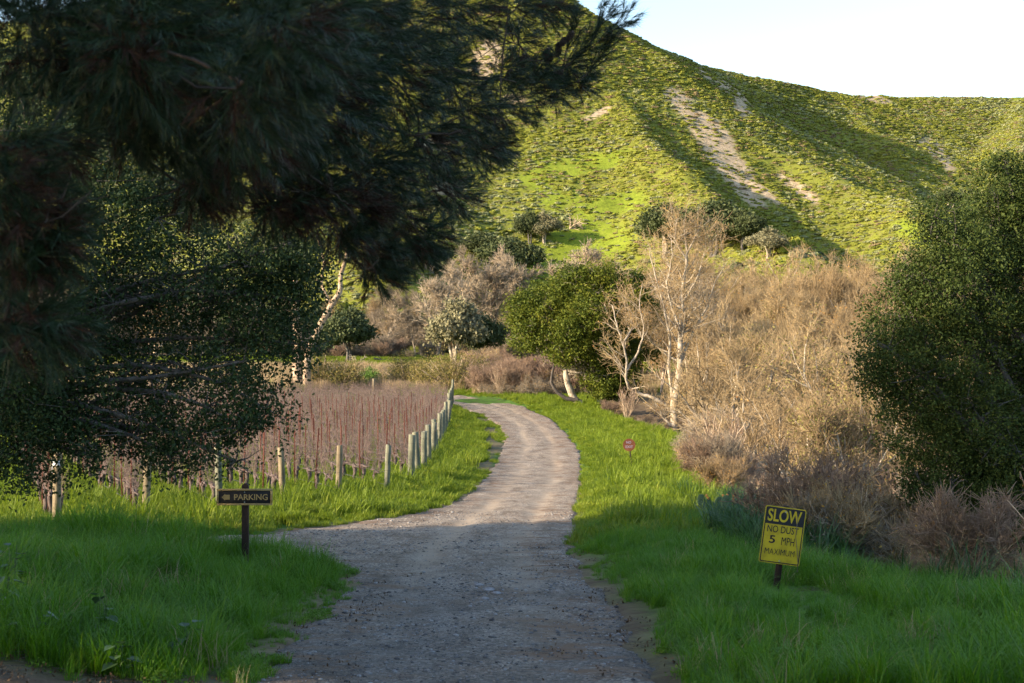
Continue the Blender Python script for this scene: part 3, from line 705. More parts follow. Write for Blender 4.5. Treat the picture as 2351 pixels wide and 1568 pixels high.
def curve_to(a, b, sag, rng, n=8):
    a = np.array(a, float); b = np.array(b, float); t = np.linspace(0, 1, n)[:, None]
    L = np.linalg.norm(b - a); c = (a + b) / 2 + rng.normal(size=3) * L * .10 + np.array([0, 0, sag * L])
    return (1 - t) ** 2 * a + 2 * t * (1 - t) * c + t * t * b + np.sin(t * math.pi) * np.cumsum(rng.normal(size=(n, 3)), 0) * L * .012

def lobed_tree(name, base, fork, lobes, tr, leafm, barkm, leaf=.06, clump=.35, per=26, dens=1.0, inner=.4, seed=1, twigs=40, sag=.05, down=0., stems=None, tw_r=.006, twmat=None, holes=0.0):
    """tree with a trunk that forks into a limb for every lobe of the crown; leaves sit on all sides of the lobes"""
    rng = np.random.default_rng(seed); base = np.array(base, float); fork = np.array(fork, float)
    root = empty(name, base); tb = MB()
    if stems is None: stems = [(base, fork, tr)]
    ends = []
    for a, b, r in stems:
        p = curve_to(a, b, 0, rng, 9); rr = np.linspace(r, r * .7, 9); rr[0] *= 1.35
        add_tube(tb, p - base, rr, 9); ends.append((b, r * .7))
    seg0 = []; seg1 = []; ra = []; rb = []
    for c, r in lobes:
        c = np.array(c, float); r = np.array(r, float)
        e, er = min(ends, key=lambda q: np.linalg.norm(q[0] - c))
        p = curve_to(e, c, sag, rng, 8) - base
        add_tube(tb, p, np.linspace(er * .62, er * .14, 8), 6)
        m = twigs; src = p[rng.integers(3, 8, m)]; d = unit(rng, m); d[:, 2] = d[:, 2] * .7 + .1
        mid = src + d * r * .5 + rng.normal(size=(m, 3)) * .08 * r.mean(); end = mid + (d + .5 * unit(rng, m)) * r * .5
        seg0 += [src, mid]; seg1 += [mid, end]; ra += [np.full(m, er * .10 + tw_r), np.full(m, er * .045 + tw_r)]; rb += [np.full(m, er * .045 + tw_r), np.full(m, tw_r)]
        m2 = twigs * 3; j = rng.integers(0, m, m2); t = rng.random((m2, 1)); s0 = mid[j] + (end[j] - mid[j]) * t
        seg0.append(s0); seg1.append(s0 + unit(rng, m2) * r.mean() * .3); ra.append(np.full(m2, tw_r)); rb.append(np.full(m2, tw_r * .6))
    tb.add(*frust(np.concatenate(seg0), np.concatenate(seg1), np.concatenate(ra), np.concatenate(rb), 3), m=1)
    obj('trunk', tb.mesh('trunk', [barkm, twmat or barkm], smooth=True), root)
    P = lobe_points(rng, [(np.array(c) - base, r) for c, r in lobes], clump, per, dens, inner)
    if holes: P = P[fbm(P[:, 0] * .9 + P[:, 1] * .4, P[:, 2] * .9 + P[:, 1] * .5, seed, 3) > -holes]
    lm = MB(); leaves(lm, P, leaf, rng, down=down)
    obj('crown', lm.mesh('crown', leafm), root)
    print(name, 'leaves', len(P))
    return root
def LB(px, py, Y, r, ry=None, rz=None): return (W(px, py, Y), (r, ry or r, rz or r))

# --- big shaded oak at left
b0 = np.array([-12.6, 28.5, Gz(-12.6, 28.5) - .1])
lob = [(60, 300, 30, 1.7), (230, 330, 31, 1.5), (150, 450, 28, 1.7), (360, 500, 28.5, 1.5), (60, 640, 27, 1.6), (270, 680, 29, 1.5), (480, 640, 28, 1.25), (620, 600, 28, .9), (660, 560, 27.5, .8),
       (590, 720, 28.2, 1.0), (690, 690, 28, .75), (690, 790, 27.6, .6), (560, 830, 27.5, 1.1), (400, 830, 29, 1.4), (180, 860, 28, 1.6), (20, 880, 26.5, 1.5), (300, 980, 27.5, 1.0), (460, 990, 27, .95),
       (560, 985, 26.6, .75), (610, 940, 27, .55), (120, 1010, 26.5, 1.0), (0, 1040, 26, .9), (380, 1040, 26.8, .6), (540, 1060, 26.5, .45), (230, 1045, 26.4, .5), (690, 620, 28.5, .7), (430, 420, 30, 1.2), (-120, 500, 28, 2.2), (-130, 800, 28, 2.0), (-60, 200, 31, 1.8)]
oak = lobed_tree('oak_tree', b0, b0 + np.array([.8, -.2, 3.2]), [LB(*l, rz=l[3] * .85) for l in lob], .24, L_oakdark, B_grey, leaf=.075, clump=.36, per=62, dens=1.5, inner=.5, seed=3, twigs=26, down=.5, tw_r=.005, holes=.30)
tag(oak, 'spreading dark oak in shade with drooping small-leaved branches hanging over the near vineyard posts', 'tree')
# --- big oak at right edge
b1 = np.array([12.0, 31, Gz(12.0, 31) - .1])
lob = [(2300, 440, 31, .75), (2290, 540, 31, 1.0), (2190, 560, 30, .8), (2145, 500, 30, .4), (2200, 660, 30, 1.15), (2330, 650, 31, 1.3), (2100, 640, 30, .6), (2100, 730, 30, .95), (2040, 800, 29.5, .7), (2150, 850, 30, 1.2), (2300, 800, 31, 1.4), (2420, 900, 31, 1.4), (2110, 950, 30, .95),
       (2020, 860, 29.6, .45), (2180, 1050, 30, 1.0), (2330, 1030, 31, 1.3), (2120, 1110, 29.6, .45), (2250, 1170, 30, .9), (2380, 1230, 30, 1.1), (2440, 660, 32, 1.7), (2310, 385, 31, .35), (2420, 430, 31, .9), (2370, 500, 31, .9), (2550, 800, 32, 2.), (2550, 1100, 32, 1.8), (2340, 1300, 29.5, .5), (2230, 1290, 29.6, .35), (2470, 520, 32, 1.3), (2250, 960, 29.4, .9), (2310, 1130, 29.2, .9), (2210, 1200, 29.2, .55), (2400, 1080, 29.4, 1.1), (2330, 1230, 29, .6), (2180, 1130, 29.3, .5)]
oakr = lobed_tree('oak_tree', b1, b1 + np.array([-.2, 0, 2.6]), [LB(*l) for l in lob], .36, L_oak, B_grey, leaf=.062, clump=.26, per=55, dens=1.9, inner=.3, seed=5, twigs=24, tw_r=.005)
tag(oakr, 'tall dense dark green oak beside the ravine at the right edge of the photo', 'tree')
# --- oak by the bend
c0 = hit(1330, 928, 60); Yc = c0[1]
u = Yc / F
lob = [(1250, 700, 0, 58), (1330, 665, 1, 58), (1420, 690, 1, 62), (1375, 625, 0, 32), (1215, 770, -1, 42), (1300, 780, -2, 62), (1400, 790, 0, 64), (1465, 720, 2, 48), (1385, 865, 0, 48), (1425, 858, 0, 38), (1385, 888, 2, 28), (1440, 900, 2, 22), (1365, 825, 1, 36), (1430, 880, 1, 34), (1205, 700, 0, 34), (1350, 720, -3, 48), (1460, 645, 3, 28), (1480, 800, 2, 30), (1395, 895, 1, 20), (1300, 640, 1, 30), (1190, 740, 0, 26)]
oc = lobed_tree('oak_tree', c0, W(1298, 850, Yc), [(W(a, b, Yc + d), (r * u, r * u * 1.2, r * u * .9)) for a, b, d, r in lob], .42, L_oakgold, B_pale, leaf=.27, clump=.85, per=60, dens=2.2, inner=.3, seed=8, twigs=24, tw_r=.02)
mb = MB(); P = np.array([W(a, b, Yc - .5) for a, b in [(1326, 918), (1300, 915), (1278, 900), (1265, 878), (1268, 855), (1274, 832), (1262, 812)]]) - c0; add_tube(mb, P, np.linspace(.24, .09, 7), 7); obj('low_branch', mb.mesh('low_branch', B_dark, smooth=True), oc)
tag(oc, 'rounded green and gold oak with leaning pale trunk standing just beyond the road bend', 'tree')

# --- bare trees
def bare(seed, H, r, P, rmin, n=1, spread=.25, lean=(0, 0), fuzz=0, flen=.5, leafn=0, leaf=.09):
    rng = np.random.default_rng(seed); out = []
    for i in range(n):
        a = 6.283 * (i + rng.random()) / n; d = np.array([math.cos(a) * spread + lean[0], math.sin(a) * spread + lean[1], 1.0])
        grow(rng, np.array([math.cos(a), math.sin(a), 0]) * (.12 * n * r), d, H * (.75 + .3 * rng.random()) if n > 1 else H, r * (.7 + .5 * rng.random()) if n > 1 else r, 0, P, out)
    mb = MB(); branches_mesh(mb, [o for o in out if o[2] < 2], thick=2, rmin=rmin)
    mt = MB(); branches_mesh(mt, [o for o in out if o[2] >= 2], thick=2, rmin=rmin)
    tips = np.concatenate([o[0][1:] for o in out if o[2] >= 2]); base_d = np.concatenate([np.diff(o[0], axis=0) for o in out if o[2] >= 2]); base_d /= np.linalg.norm(base_d, axis=1, keepdims=True) + 1e-9
    if fuzz:
        j = rng.integers(0, len(tips), fuzz); d = base_d[j] + .7 * unit(rng, fuzz) + np.array([0, 0, .25]); d /= np.linalg.norm(d, axis=1, keepdims=True)
        L = flen * (.4 + .9 * rng.random((fuzz, 1))); p0 = tips[j]; p1 = p0 + d * L
        mt.add(*frust(p0, p1, rmin * .9, rmin * .45, 3))
    ml = None
    if leafn:
        ml = MB(); j = rng.integers(0, len(tips), leafn); leaves(ml, tips[j] + rng.normal(size=(leafn, 3)) * flen * .35, leaf, rng, aspect=.6)
    return mb, mt, ml
P5 = dict(seg=[8, 6, 5, 3], wig=[.07, .13, .18, .2], up=[.03, .07, .06, .05], tip=[.22, .2, .25, .4], kids=[11, 8, 7], **{'from': [.22, .15, .1]}, ang=[42, 40, 42], len=[.55, .55, .5], rad=[.5, .5, .5])
PB = dict(P5, kids=[9, 8, 6], ang=[26, 28, 34], up=[.03, .06, .06, .04])          # upright broom
PS = dict(P5, kids=[6, 6, 5], ang=[30, 35, 40], wig=[.1, .15, .2, .2], seg=[6, 4, 3, 2])
def combined(name, parts, mats):
    mb = MB(); 
    for i, p in enumerate(parts):
        if p is None: continue
        for v, f, m in zip(p.v, [None] * len(p.v), p.m): pass
        off = mb.n
        mb.v += p.v; mb.f += [f + off for f in p.f]; mb.m += [np.full(len(f), i, np.int32) for f in p.f]; mb.n += p.n
    return mb.mesh(name, mats)

def bare_set(name, seeds, mats, **k):
    return [combined(name, bare(s, **k), mats) for s in seeds]
# thicket plants (10 m tall at scale 1)
TH = bare_set('bare_tree', [1, 2], [B_tan, T_tan, L_dry], H=8.5, r=.16, P=PB, rmin=.016, n=4, spread=.20, fuzz=3800, flen=.9, leafn=500, leaf=.15)
TH += bare_set('bare_tree', [3], [B_tan, T_tan, L_olive], H=7.5, r=.14, P=PB, rmin=.018, n=3, spread=.25, fuzz=2800, flen=.8, leafn=3000, leaf=.17)
TH += bare_set('bare_tree', [4], [B_tan, T_tan, L_dry], H=8, r=.15, P=PB, rmin=.018, n=3, spread=.3, fuzz=2800, flen=.8, leafn=2800, leaf=.15)
TH += bare_set('bare_tree', [5], [B_grey, T_grey, L_dry], H=8, r=.15, P=P5, rmin=.018, n=2, spread=.25, fuzz=3200, flen=.8, leafn=60, leaf=.15)
TH += bare_set('bare_tree', [6], [B_pale, T_tan, L_dry], H=9.5, r=.13, P=dict(PB, kids=[8, 6, 5]), rmin=.018, n=3, spread=.15, fuzz=900, flen=.8, leafn=200, leaf=.15)
def zone(name, poly_x, Y0, Y1, n, idx, smin, smax, seed, meshes, slope=0.0, cond=None, zs=(1, 1)):
    """plants spread over a piece of land given by its two borders"""
    rng = np.random.default_rng(seed); Y = Y0 + (Y1 - Y0) * rng.random(n)
    a, b = poly_x; pa = a + (b - a) * rng.random(n); X = (pa - 1175.5) / F * Y
    if cond is not None:
        k = cond(X, Y); X, Y, pa = X[k], Y[k], pa[k]; n = len(X)
    sc = smin + (smax - smin) * rng.random(n) ** 1.3; sc = sc * (1 + slope * (Y - Y0) / (Y1 - Y0))
    Z = TZ(X, Y) - .1
    s3 = np.stack([sc * (.9 + .3 * rng.random(n)), sc * (.9 + .3 * rng.random(n)), sc * (zs[0] + (zs[1] - zs[0]) * rng.random(n))], 1)
    return scatter(name, np.stack([X, Y, Z], 1), rng.random(n) * 6.283, s3, rng.choice(idx, n), meshes, tilt=.06)
ced = lambda X, Y: (X > edgeX(Y) + 2.5) & ~((np.abs(1175.5 + X / Y * F - 1540) < 75) & (Y < 118))
# riparian wood on the right, from the ravine back to the foot of the hill
zone('bare_wood', (1500, 2500), 122, 190, 46, [0, 1, 3, 2, 5], .75, 1.1, 11, TH, cond=lambda X, Y: ced(X, Y) & ((1175.5 + X / Y * F > 1640) | (Y > 165)), slope=.25)
zone('bare_wood', (1330, 2500), 190, 330, 150, [0, 1, 2, 3, 4, 5, 3], .95, 1.7, 12, TH, slope=.25, cond=lambda X, Y: X > 12)
# grey and tan wood in the left of the valley
zone('valley_wood', (560, 1260), 322, 352, 90, [0, 4, 4, 1, 3, 5], .4, .95, 13, TH, cond=lambda X, Y: fbm(X * .05, Y * .09, 93) > -.3)
zone('valley_wood', (560, 1240), 352, 385, 60, [0, 4, 4, 5], .45, .85, 23, TH)
zone('valley_wood', (-200, 620), 300, 380, 90, [0, 4, 4, 1], 1.0, 1.7, 14, TH)
# low brush
BR = bare_set('brush', [11, 12], [B_tan, T_rose, L_dry], H=1.7, r=.022, P=PS, rmin=.009, n=12, spread=.55, fuzz=1800, flen=.35, leafn=120, leaf=.06)
BR += bare_set('brush', [13], [B_tan, T_tan, L_dry], H=1.8, r=.022, P=PS, rmin=.009, n=11, spread=.6, fuzz=1500, flen=.35, leafn=900, leaf=.06)
BR += bare_set('brush', [14], [B_grey, T_grey, L_dry], H=1.9, r=.022, P=PS, rmin=.009, n=10, spread=.5, fuzz=1500, flen=.4, leafn=30, leaf=.06)
BR += bare_set('brush', [17], [B_tan, T_rose, L_dry], H=1.6, r=.012, P=dict(PS, kids=[5, 3, 0], ang=[18, 22, 30], wig=[.07, .12, .2, .2]), rmin=.007, n=16, spread=.3, fuzz=150, flen=.3, leafn=30, leaf=.05)
BR += bare_set('brush', [18], [B_grey, T_grey, L_dry], H=1.5, r=.02, P=dict(PS, kids=[6, 5, 3], wig=[.2, .25, .3, .3], up=[-.04, -.02, 0, 0]), rmin=.006, n=14, spread=.9, fuzz=700, flen=.3, leafn=260, leaf=.06)
BG = bare_set('brush', [15, 16], [B_tan, T_tan, L_olive], H=1.7, r=.03, P=PS, rmin=.016, n=10, spread=.6, fuzz=900, flen=.35, leafn=2200, leaf=.10)
zone('creek_brush', (1500, 2500), 19, 62, 230, [0, 1, 2, 2, 3, 4, 4, 5, 5], .35, 1.15, 15, BR, cond=lambda X, Y: (X > edgeX(Y) + .5) & ((X < 20) | (Y > 40)))
zone('creek_brush', (1380, 2500), 55, 130, 230, [0, 1, 2, 3, 2, 4, 4, 5], .6, 1.9, 16, BR, cond=lambda X, Y: (X > edgeX(Y) + 1.0) & ~((1175.5 + X / Y * F < 1655) & (Y < 118) & (Y > 62)))
zone('undergrowth', (1380, 1700), 66, 150, 170, [0, 2, 5, 5], .35, .85, 19, BR, cond=lambda X, Y: X > edgeX(Y) + .3)
zone('weed_band', (640, 1230), 284, 322, 240, [3, 3, 0, 2], .7, 2.2, 17, BR, cond=lambda X, Y: fbm(X * .05, Y * .06, 91) + .012 * (Y - 303) > .0)
zone('bramble', (1050, 1420), 164, 225, 150, [2, 0, 1, 5, 4], 1.0, 2.2, 18, BR, cond=lambda X, Y: (road_sd(X, Y) > 2))

# --- pale sycamore on the ravine edge, right of the bend
sy = hit(1545, 992, 60); ys = sy[1]; q = lambda x, y, d=0: W(x, y, ys + d)
root = empty('sycamore_tree', sy); rng = np.random.default_rng(31); mb = MB(); um = ys / F
main = [([(1545, 994), (1550, 960), (1545, 930), (1556, 890), (1560, 850), (1563, 800), (1560, 755), (1568, 710), (1566, 660), (1575, 620), (1577, 580), (1572, 540), (1570, 505)], 10, 1.3),
        ([(1548, 955), (1532, 930), (1500, 912), (1470, 905), (1442, 892), (1436, 860), (1440, 830), (1430, 790), (1415, 745), (1405, 700)], 5.2, 1.0),
        ([(1548, 935), (1540, 880), (1535, 830), (1540, 780), (1528, 730), (1520, 680), (1500, 620), (1490, 570)], 5.0, .9),
        ([(1556, 870), (1575, 800), (1600, 745), (1625, 700), (1640, 650), (1670, 600)], 4.0, .8), ([(1562, 760), (1540, 700), (1530, 650), (1545, 590), (1540, 540)], 3.2, .7),
        ([(1570, 690), (1600, 640), (1615, 590), (1625, 540)], 3, .6), ([(1440, 850), (1470, 800), (1480, 750), (1465, 700), (1475, 650)], 2.8, .6), ([(1430, 790), (1455, 750), (1440, 705)], 3, .8),
        ([(1545, 985), (1525, 960), (1515, 940)], 3.5, 1.6), ([(1577, 580), (1600, 540), (1610, 505)], 3, .7), ([(1577, 600), (1550, 550), (1555, 500)], 3, .7), ([(1560, 830), (1530, 815), (1500, 790), (1480, 760)], 3.2, .8)]
out = []
for i, (pl, w0, w1) in enumerate(main):
    dep = np.cumsum(rng.normal(size=len(pl)) * .5) * (0 if i == 0 else 1)
    P = np.array([q(a, b, dd) for (a, b), dd in zip(pl, dep)]) - sy
    t = np.linspace(0, 1, len(P)); tt = np.linspace(0, 1, len(P) * 3); P = np.stack([np.interp(tt, t, P[:, k]) for k in range(3)], 1)
    P[1:-1] = (P[:-2] + P[1:-1] * 2 + P[2:]) / 4 + rng.normal(size=(len(P) - 2, 3)) * .035
    rr = np.linspace(w0, w1, len(P)) * um; rr[0] *= 1.2
    add_tube(mb, P, rr, 9 if i < 3 else 6)
    for k in range(15 if i else 30):
        j = rng.integers(len(P) // 3, len(P) - 1); d = unit(rng, 1)[0]; d[2] = abs(d[2]) * .8 + .3
        grow(rng, P[j], d, (1.4 + 2.8 * rng.random()) * (1.2 if i < 5 else .8), rr[j] * .42, 0, dict(seg=[5, 4, 3], wig=[.18, .2, .2], up=[.05, .04, 0], tip=[.3, .3, .5], kids=[7, 5], **{'from': [.15, .1]}, ang=[45, 45], len=[.55, .5], rad=[.55, .6]), out)
branches_mesh(mb, [o for o in out if o[2] < 1], thick=1, rmin=.016)
obj('trunk', mb.mesh('trunk', B_pale, smooth=True), root)
tw = MB(); branches_mesh(tw, [o for o in out if o[2] >= 1], thick=1, rmin=.013)
tips = np.concatenate([o[0] for o in out if o[2] >= 1]); obj('twigs', tw.mesh('twigs', T_tan), root)
lv = MB(); leaves(lv, tips[rng.integers(0, len(tips), 1100)] + rng.normal(size=(1100, 3)) * .08, .15, rng, aspect=.7); obj('dry_leaves', lv.mesh('dry_leaves', L_dry), root)
tag(root, 'bare white-barked sycamore with crooked low branch on the edge of the ravine', 'tree')

# --- distinct trees of the valley and the hill foot
rng = np.random.default_rng(44)
def proto_oak(name, seed, leafm, barkm, leaf=.42, flat=.8, nst=2):
    r = np.random.default_rng(seed); lobes = []
    for i in range(11):
        a = 6.283 * i / 11 + r.random(); k = 2.6 * math.sqrt(r.random()); lobes.append((np.array([k * math.cos(a), k * math.sin(a), 4.2 + 1.6 * r.random() - .25 * k]), (1.9 * (.7 + .5 * r.random()),) * 2 + (1.5 * flat,)))
    lobes.append((np.array([0, 0, 6.0]), (1.8, 1.8, 1.4)))
    st = [(np.array([.3 * i, .1 * i, -.2]), np.array([.9 * i - .4, .3 * i, 3.0]), .24) for i in range(nst)]
    o = lobed_tree(name, (0, 0, 0), (0, 0, 3), lobes, .3, leafm, barkm, leaf=leaf, clump=.75, per=26, dens=1.5, inner=.2, seed=seed, twigs=10, tw_r=.02, stems=st)
    return o
oakA = proto_oak('oak_tree', 61, L_far, B_grey); oakB = proto_oak('oak_tree', 62, L_far, B_pale, flat=.7, nst=3); oakC = proto_oak('lichen_oak_tree', 63, L_lichen, B_pale, nst=3)
protos = {'A': oakA, 'B': oakB, 'C': oakC}; used = set()
def far_oak(kind, px, py, wpx, hpx, Y, label, group=None, nm=None):
    p = onto(px, Y); 
    if py is not None: p = hit(px, py, 150)
    o = protos[kind] if kind not in used else copy_tree(protos[kind]); used.add(kind)
    sx = wpx / F * p[1] / 7.4; sz = hpx / F * p[1] / 7.4
    o.location = tuple(p); o.scale = (sx, sx, sz); o.rotation_euler = (0, 0, rng.random() * 6.28)
    tag(o, label, 'tree', group); return o
far_oak('A', 797, None, 125, 125, 283, 'round dark green oak on three short trunks at the meadow edge left of the bend')
far_oak('B', 1105, 597, 95, 62, 0, 'dark oak at the hill foot beside the dead fallen branches')
far_oak('A', 1172, 652, 118, 105, 0, 'olive rounded oak on the hill foot behind the pale bare trees')
far_oak('A', 1215, 560, 60, 72, 0, 'small dark upright oak on the green hill foot left of the fallen branches')
far_oak('C', 1250, 560, 66, 70, 0, 'grey-green lichen-covered oak on the hill foot touching a darker oak')
far_oak('B', 985, 625, 105, 70, 0, 'dark oak half hidden behind the hanging pine branch tip')
far_oak('B', 1525, 590, 130, 118, 0, 'wide olive oak with pale twisted trunks below the hill gully')
far_oak('A', 1640, 588, 150, 125, 0, 'largest darkest oak of the cluster at the foot of the gully')
far_oak('A', 1705, 575, 90, 90, 0, 'dark oak at right end of the cluster below the gully')
far_oak('C', 1765, 592, 85, 66, 0, 'low grey-green oak right of the dark cluster at the hill foot')
far_oak('B', 2180, 480, 60, 46, 0, 'small dark oak in the gully on the right-hand hillside')
far_oak('C', 1050, None, 120, 150, 276, 'lichen-covered oak with pale trunk at the far meadow edge near the thin white stake')
far_oak('A', 1105, None, 95, 110, 281, 'dark green oak just right of the lichen-covered oak at the meadow edge')
far_oak('B', 1165, 690, 80, 55, 0, 'bright green low oak bush below the olive rounded oak')
SB = [bush_mesh('bush', L_far, 70 + i, n=260, leaf=.40) for i in range(2)] + [bush_mesh('bush', L_lichen, 80, n=260, leaf=.40)] + [bush_mesh('bush', M_sage, 83, n=260, leaf=.40)]
zone('valley_scrub', (600, 1330), 318, 395, 80, [0, 1, 2, 3], 1.1, 3.0, 27, SB, cond=lambda X, Y: fbm(X * .04, Y * .04, 97) > -.1)
zone('hill_foot_scrub', (1400, 2150), 345, 420, 90, [0, 2, 3, 3], 1.0, 2.6, 28, SB, cond=lambda X, Y: fbm(X * .03, Y * .03, 98) > -.1)
# pale bare trees in the valley
PW = dict(P5, ang=[48, 44, 45], kids=[10, 8, 7], up=[.02, .03, .03, .02])
WB = bare_set('bare_pale_tree', [71, 72], [B_pale, foliage('twig_pale', [(.22, .17, .11), (.33, .265, .185), (.44, .36, .26)], trans=0, per_leaf=.5), L_dry], H=8.5, r=.22, P=PW, rmin=.03, n=1, fuzz=2500, flen=.7)
labs = [(1003, 705, 62, 'pale bare tree with thin spreading crown, leftmost of the three white ones'), (1062, 672, 50, 'pale bare tree with dense fan of twigs in the middle of the three white ones'), (1118, 668, 56, 'whitest bare tree with forked trunk beside the olive rounded oak'),
        (1215, 690, 50, 'small pale bare tree rising behind the oak by the bend'), (1330, 650, 45, 'broad pale bare tree above the crown of the oak by the bend'), (880, 760, 60, 'pale bare tree with leaning branches right of the round meadow oak'), (955, 790, 55, 'low many-stemmed pale bare tree at the back of the meadow')]
for i, (px, py, h, lab) in enumerate(labs):
    p = onto(px, 318 if py > 700 else 358)
    sc = max(.6, ((HZ - (py - h)) / F * p[1] + CAMZ - p[2]) / 9.0)
    o = obj('bare_pale_tree', WB[i % 2], None, p, rng.random() * 6); o.scale = (sc, sc, sc); tag(o, lab, 'tree')
# light-barked tree behind the vines at left
p = onto(690, 186); um = 186 / F; root = empty('light_barked_tree', p); mb = MB()
for pl, a, b in [([(688, 905), (684, 840), (686, 790), (680, 740), (682, 690), (676, 630)], 12, 6), ([(700, 905), (704, 830), (716, 790), (735, 745), (760, 700), (782, 670), (786, 630), (792, 590), (800, 560)], 11, 3.5), ([(760, 700), (740, 650), (745, 600), (730, 550)], 4, 2)]:
    P = np.array([W(x, y, 186) for x, y in pl]) - p; P += rng.normal(size=P.shape) * .1; add_tube(mb, P, np.linspace(a, b, len(P)) * um, 8)
obj('trunk', mb.mesh('trunk', surf('bark_peeling', [(.16, .105, .07), (.33, .24, .165), (.46, .36, .26)], scale=1.5, bump=.2), smooth=True), root)
lob = [(640, 600, 55), (600, 650, 60), (700, 560, 55), (760, 560, 40), (800, 570, 30), (640, 700, 45), (560, 560, 60), (690, 660, 28), (500, 620, 60), (530, 700, 45)]
P = lobe_points(rng, [(W(x, y, 187 + rng.normal()) - p, (r * um, r * um, r * um * .9)) for x, y, r in lob], 1.0, 36, 1.2, .4)
lm = MB(); leaves(lm, P, .3, rng, down=.6, aspect=.35); obj('crown', lm.mesh('crown', L_oak), root)
tag(root, 'tall tree with two peeling sunlit pinkish trunks standing behind the far vine rows', 'tree')
# willow-like multi-stem trees in front of the wood
WL = bare_set('bare_willow', [81, 82], [B_pale, T_tan, L_dry], H=7.5, r=.20, P=P5, rmin=.012, n=4, spread=.35, fuzz=3200, flen=.5, leafn=250, leaf=.10)
WO = bare_set('bare_willow', [83], [B_pale, T_tan, L_olive], H=7.5, r=.18, P=P5, rmin=.012, n=4, spread=.3, fuzz=4000, flen=.5, leafn=3800, leaf=.12)
for i, (px, Y, H, m, lab) in enumerate([(1800, 72, 8.6, 0, 'bare tan many-stemmed willow rising behind the silvery bush'), (1925, 66, 8.2, 2, 'willow with olive-gold leaves beside the big right-hand oak'), (1680, 105, 10.5, 1, 'tall bare tan willow just right of the white sycamore'),
                                 (1990, 84, 10.5, 2, 'tall olive-leaved willow touching the crown of the right-hand oak'), (1880, 110, 12.0, 0, 'tallest bare willow in the thicket, midway between sycamore and right oak'), (1640, 122, 8.5, 1, 'slim bare willow standing close behind the sycamore trunk')]):
    p = onto(px, Y); o = obj('bare_willow', (WL + WO)[m], None, p - np.array([0, 0, .1]), 1.3 * i); k = H / 8.3; o.scale = (k, k, k); tag(o, lab, 'tree')
# shrubs
def leafy_bush(name, p, r, mat, leaf, n, label, seed, stems=B_tan, cat='bush', group=None, h=1.0):
    rg = np.random.default_rng(seed); root = empty(name, p); mb = MB(); k = 26
    d = unit(rg, k); d[:, 2] = np.abs(d[:, 2]) + .5; d /= np.linalg.norm(d, axis=1, keepdims=True)
    mb.add(*frust(np.zeros((k, 3)), d * r * np.array([1, 1, h * 1.2]), r * .02, r * .006, 4)); obj('stems', mb.mesh('stems', stems), root)
    L_ = [(d[i] * r * np.array([.75, .75, h]) * (.6 + .4 * rg.random()), (r * .42,) * 3) for i in range(12)]
    P = lobe_points(rg, L_, r * .16, max(6, n // 500), 1.0, .4); P = P[P[:, 2] > -.1]
    if len(P) > n: P = P[rg.permutation(len(P))[:n]]
    lm = MB(); leaves(lm, P, leaf, rg, aspect=.45); obj('foliage', lm.mesh('foliage', mat), root); tag(root, label, cat, group); return root
leafy_bush('silver_bush', onto(1722, 62), 2.1, L_silver, .075, 14000, 'silvery grey-leaved bush on the ravine slope between sycamore and willows', 1, h=1.25)
leafy_bush('silver_bush', onto(1790, 60), 1.3, L_silver, .075, 7000, 'lower silvery bush right of the larger grey-leaved one', 2, h=1.2)
leafy_bush('orange_bush', onto(1865, 47), 1.3, L_dry, .07, 4200, 'orange-brown dead-leaved bush in the ravine below the willows', 3)
leafy_bush('orange_bush', onto(2010, 31), 1.2, L_dry, .055, 6000, 'rust-coloured leafy bush on the creek bank under the right-hand oak', 4, h=.8)
L_scrub = foliage('scrub_leaf', [(.06, .065, .02), (.12, .12, .03), (.21, .17, .05), (.27, .19, .08)], trans=.2, per_leaf=.6, rough=.8, nscale=.3)
for i, (px, Y, r, lab) in enumerate([(735, 190, 4.6, 'golden-green scrub bush behind the vines, left end of the row of bushes'), (785, 188, 3.8, 'golden-green scrub bush near the lone pale post among the far vines'), (935, 192, 4.4, 'golden-green scrub bush in the middle of the dry weeds'), (985, 186, 3.6, 'smaller golden-green scrub bush left of the brown thicket bush'),
                                  (1040, 180, 5.0, 'largest brown-green thicket bush beyond the end of the post row'), (1095, 182, 4.0, 'brown-green scrub bush just right of the largest thicket bush'), (1155, 184, 3.2, 'dull green scrub bush at the top of the road bend'), (850, 200, 2.0, 'bright green leafy bush alone in the dry straw')]):
    leafy_bush('scrub_bush', onto(px, Y), r, foliage('bright_leaf', [(.06, .12, .02), (.10, .19, .03), (.16, .26, .04)], per_leaf=.5) if i == 7 else L_scrub, .2, 7000, lab, 20 + i, h=.8)
# thin white stake far off, fallen log, dead branches
p = onto(1188, 300); mb = MB(); add_tube(mb, [(0, 0, 0), (.02, 0, 3), (0, 0, 6.3)], [.1, .1, .08], 8)
tag(obj('white_stake', mb.mesh('white_stake', surf('white_paint', [(.6, .6, .58), (.75, .75, .73)], scale=3, bump=0)), None, p), 'thin tall white stake standing in the meadow left of the bend oak', 'stake')
p = onto(888, 285); mb = MB(); add_tube(mb, [(-2.6, 0, .9), (-1, .3, .5), (.8, 0, .35), (2.8, -.2, .25)], [.16, .22, .26, .3], 8)
for a, b in [((-1, .3, .5), (-1.8, .2, 1.5)), ((0, .1, .4), (.5, .3, 1.3)), ((1, 0, .4), (1.9, .1, 1.0))]: add_tube(mb, [a, b], [.09, .04], 6)
tag(obj('fallen_log', mb.mesh('fallen_log', B_grey), None, p), 'grey fallen log with broken stubs lying on the far meadow', 'log')
p = onto(765 + 55, 280); out = []
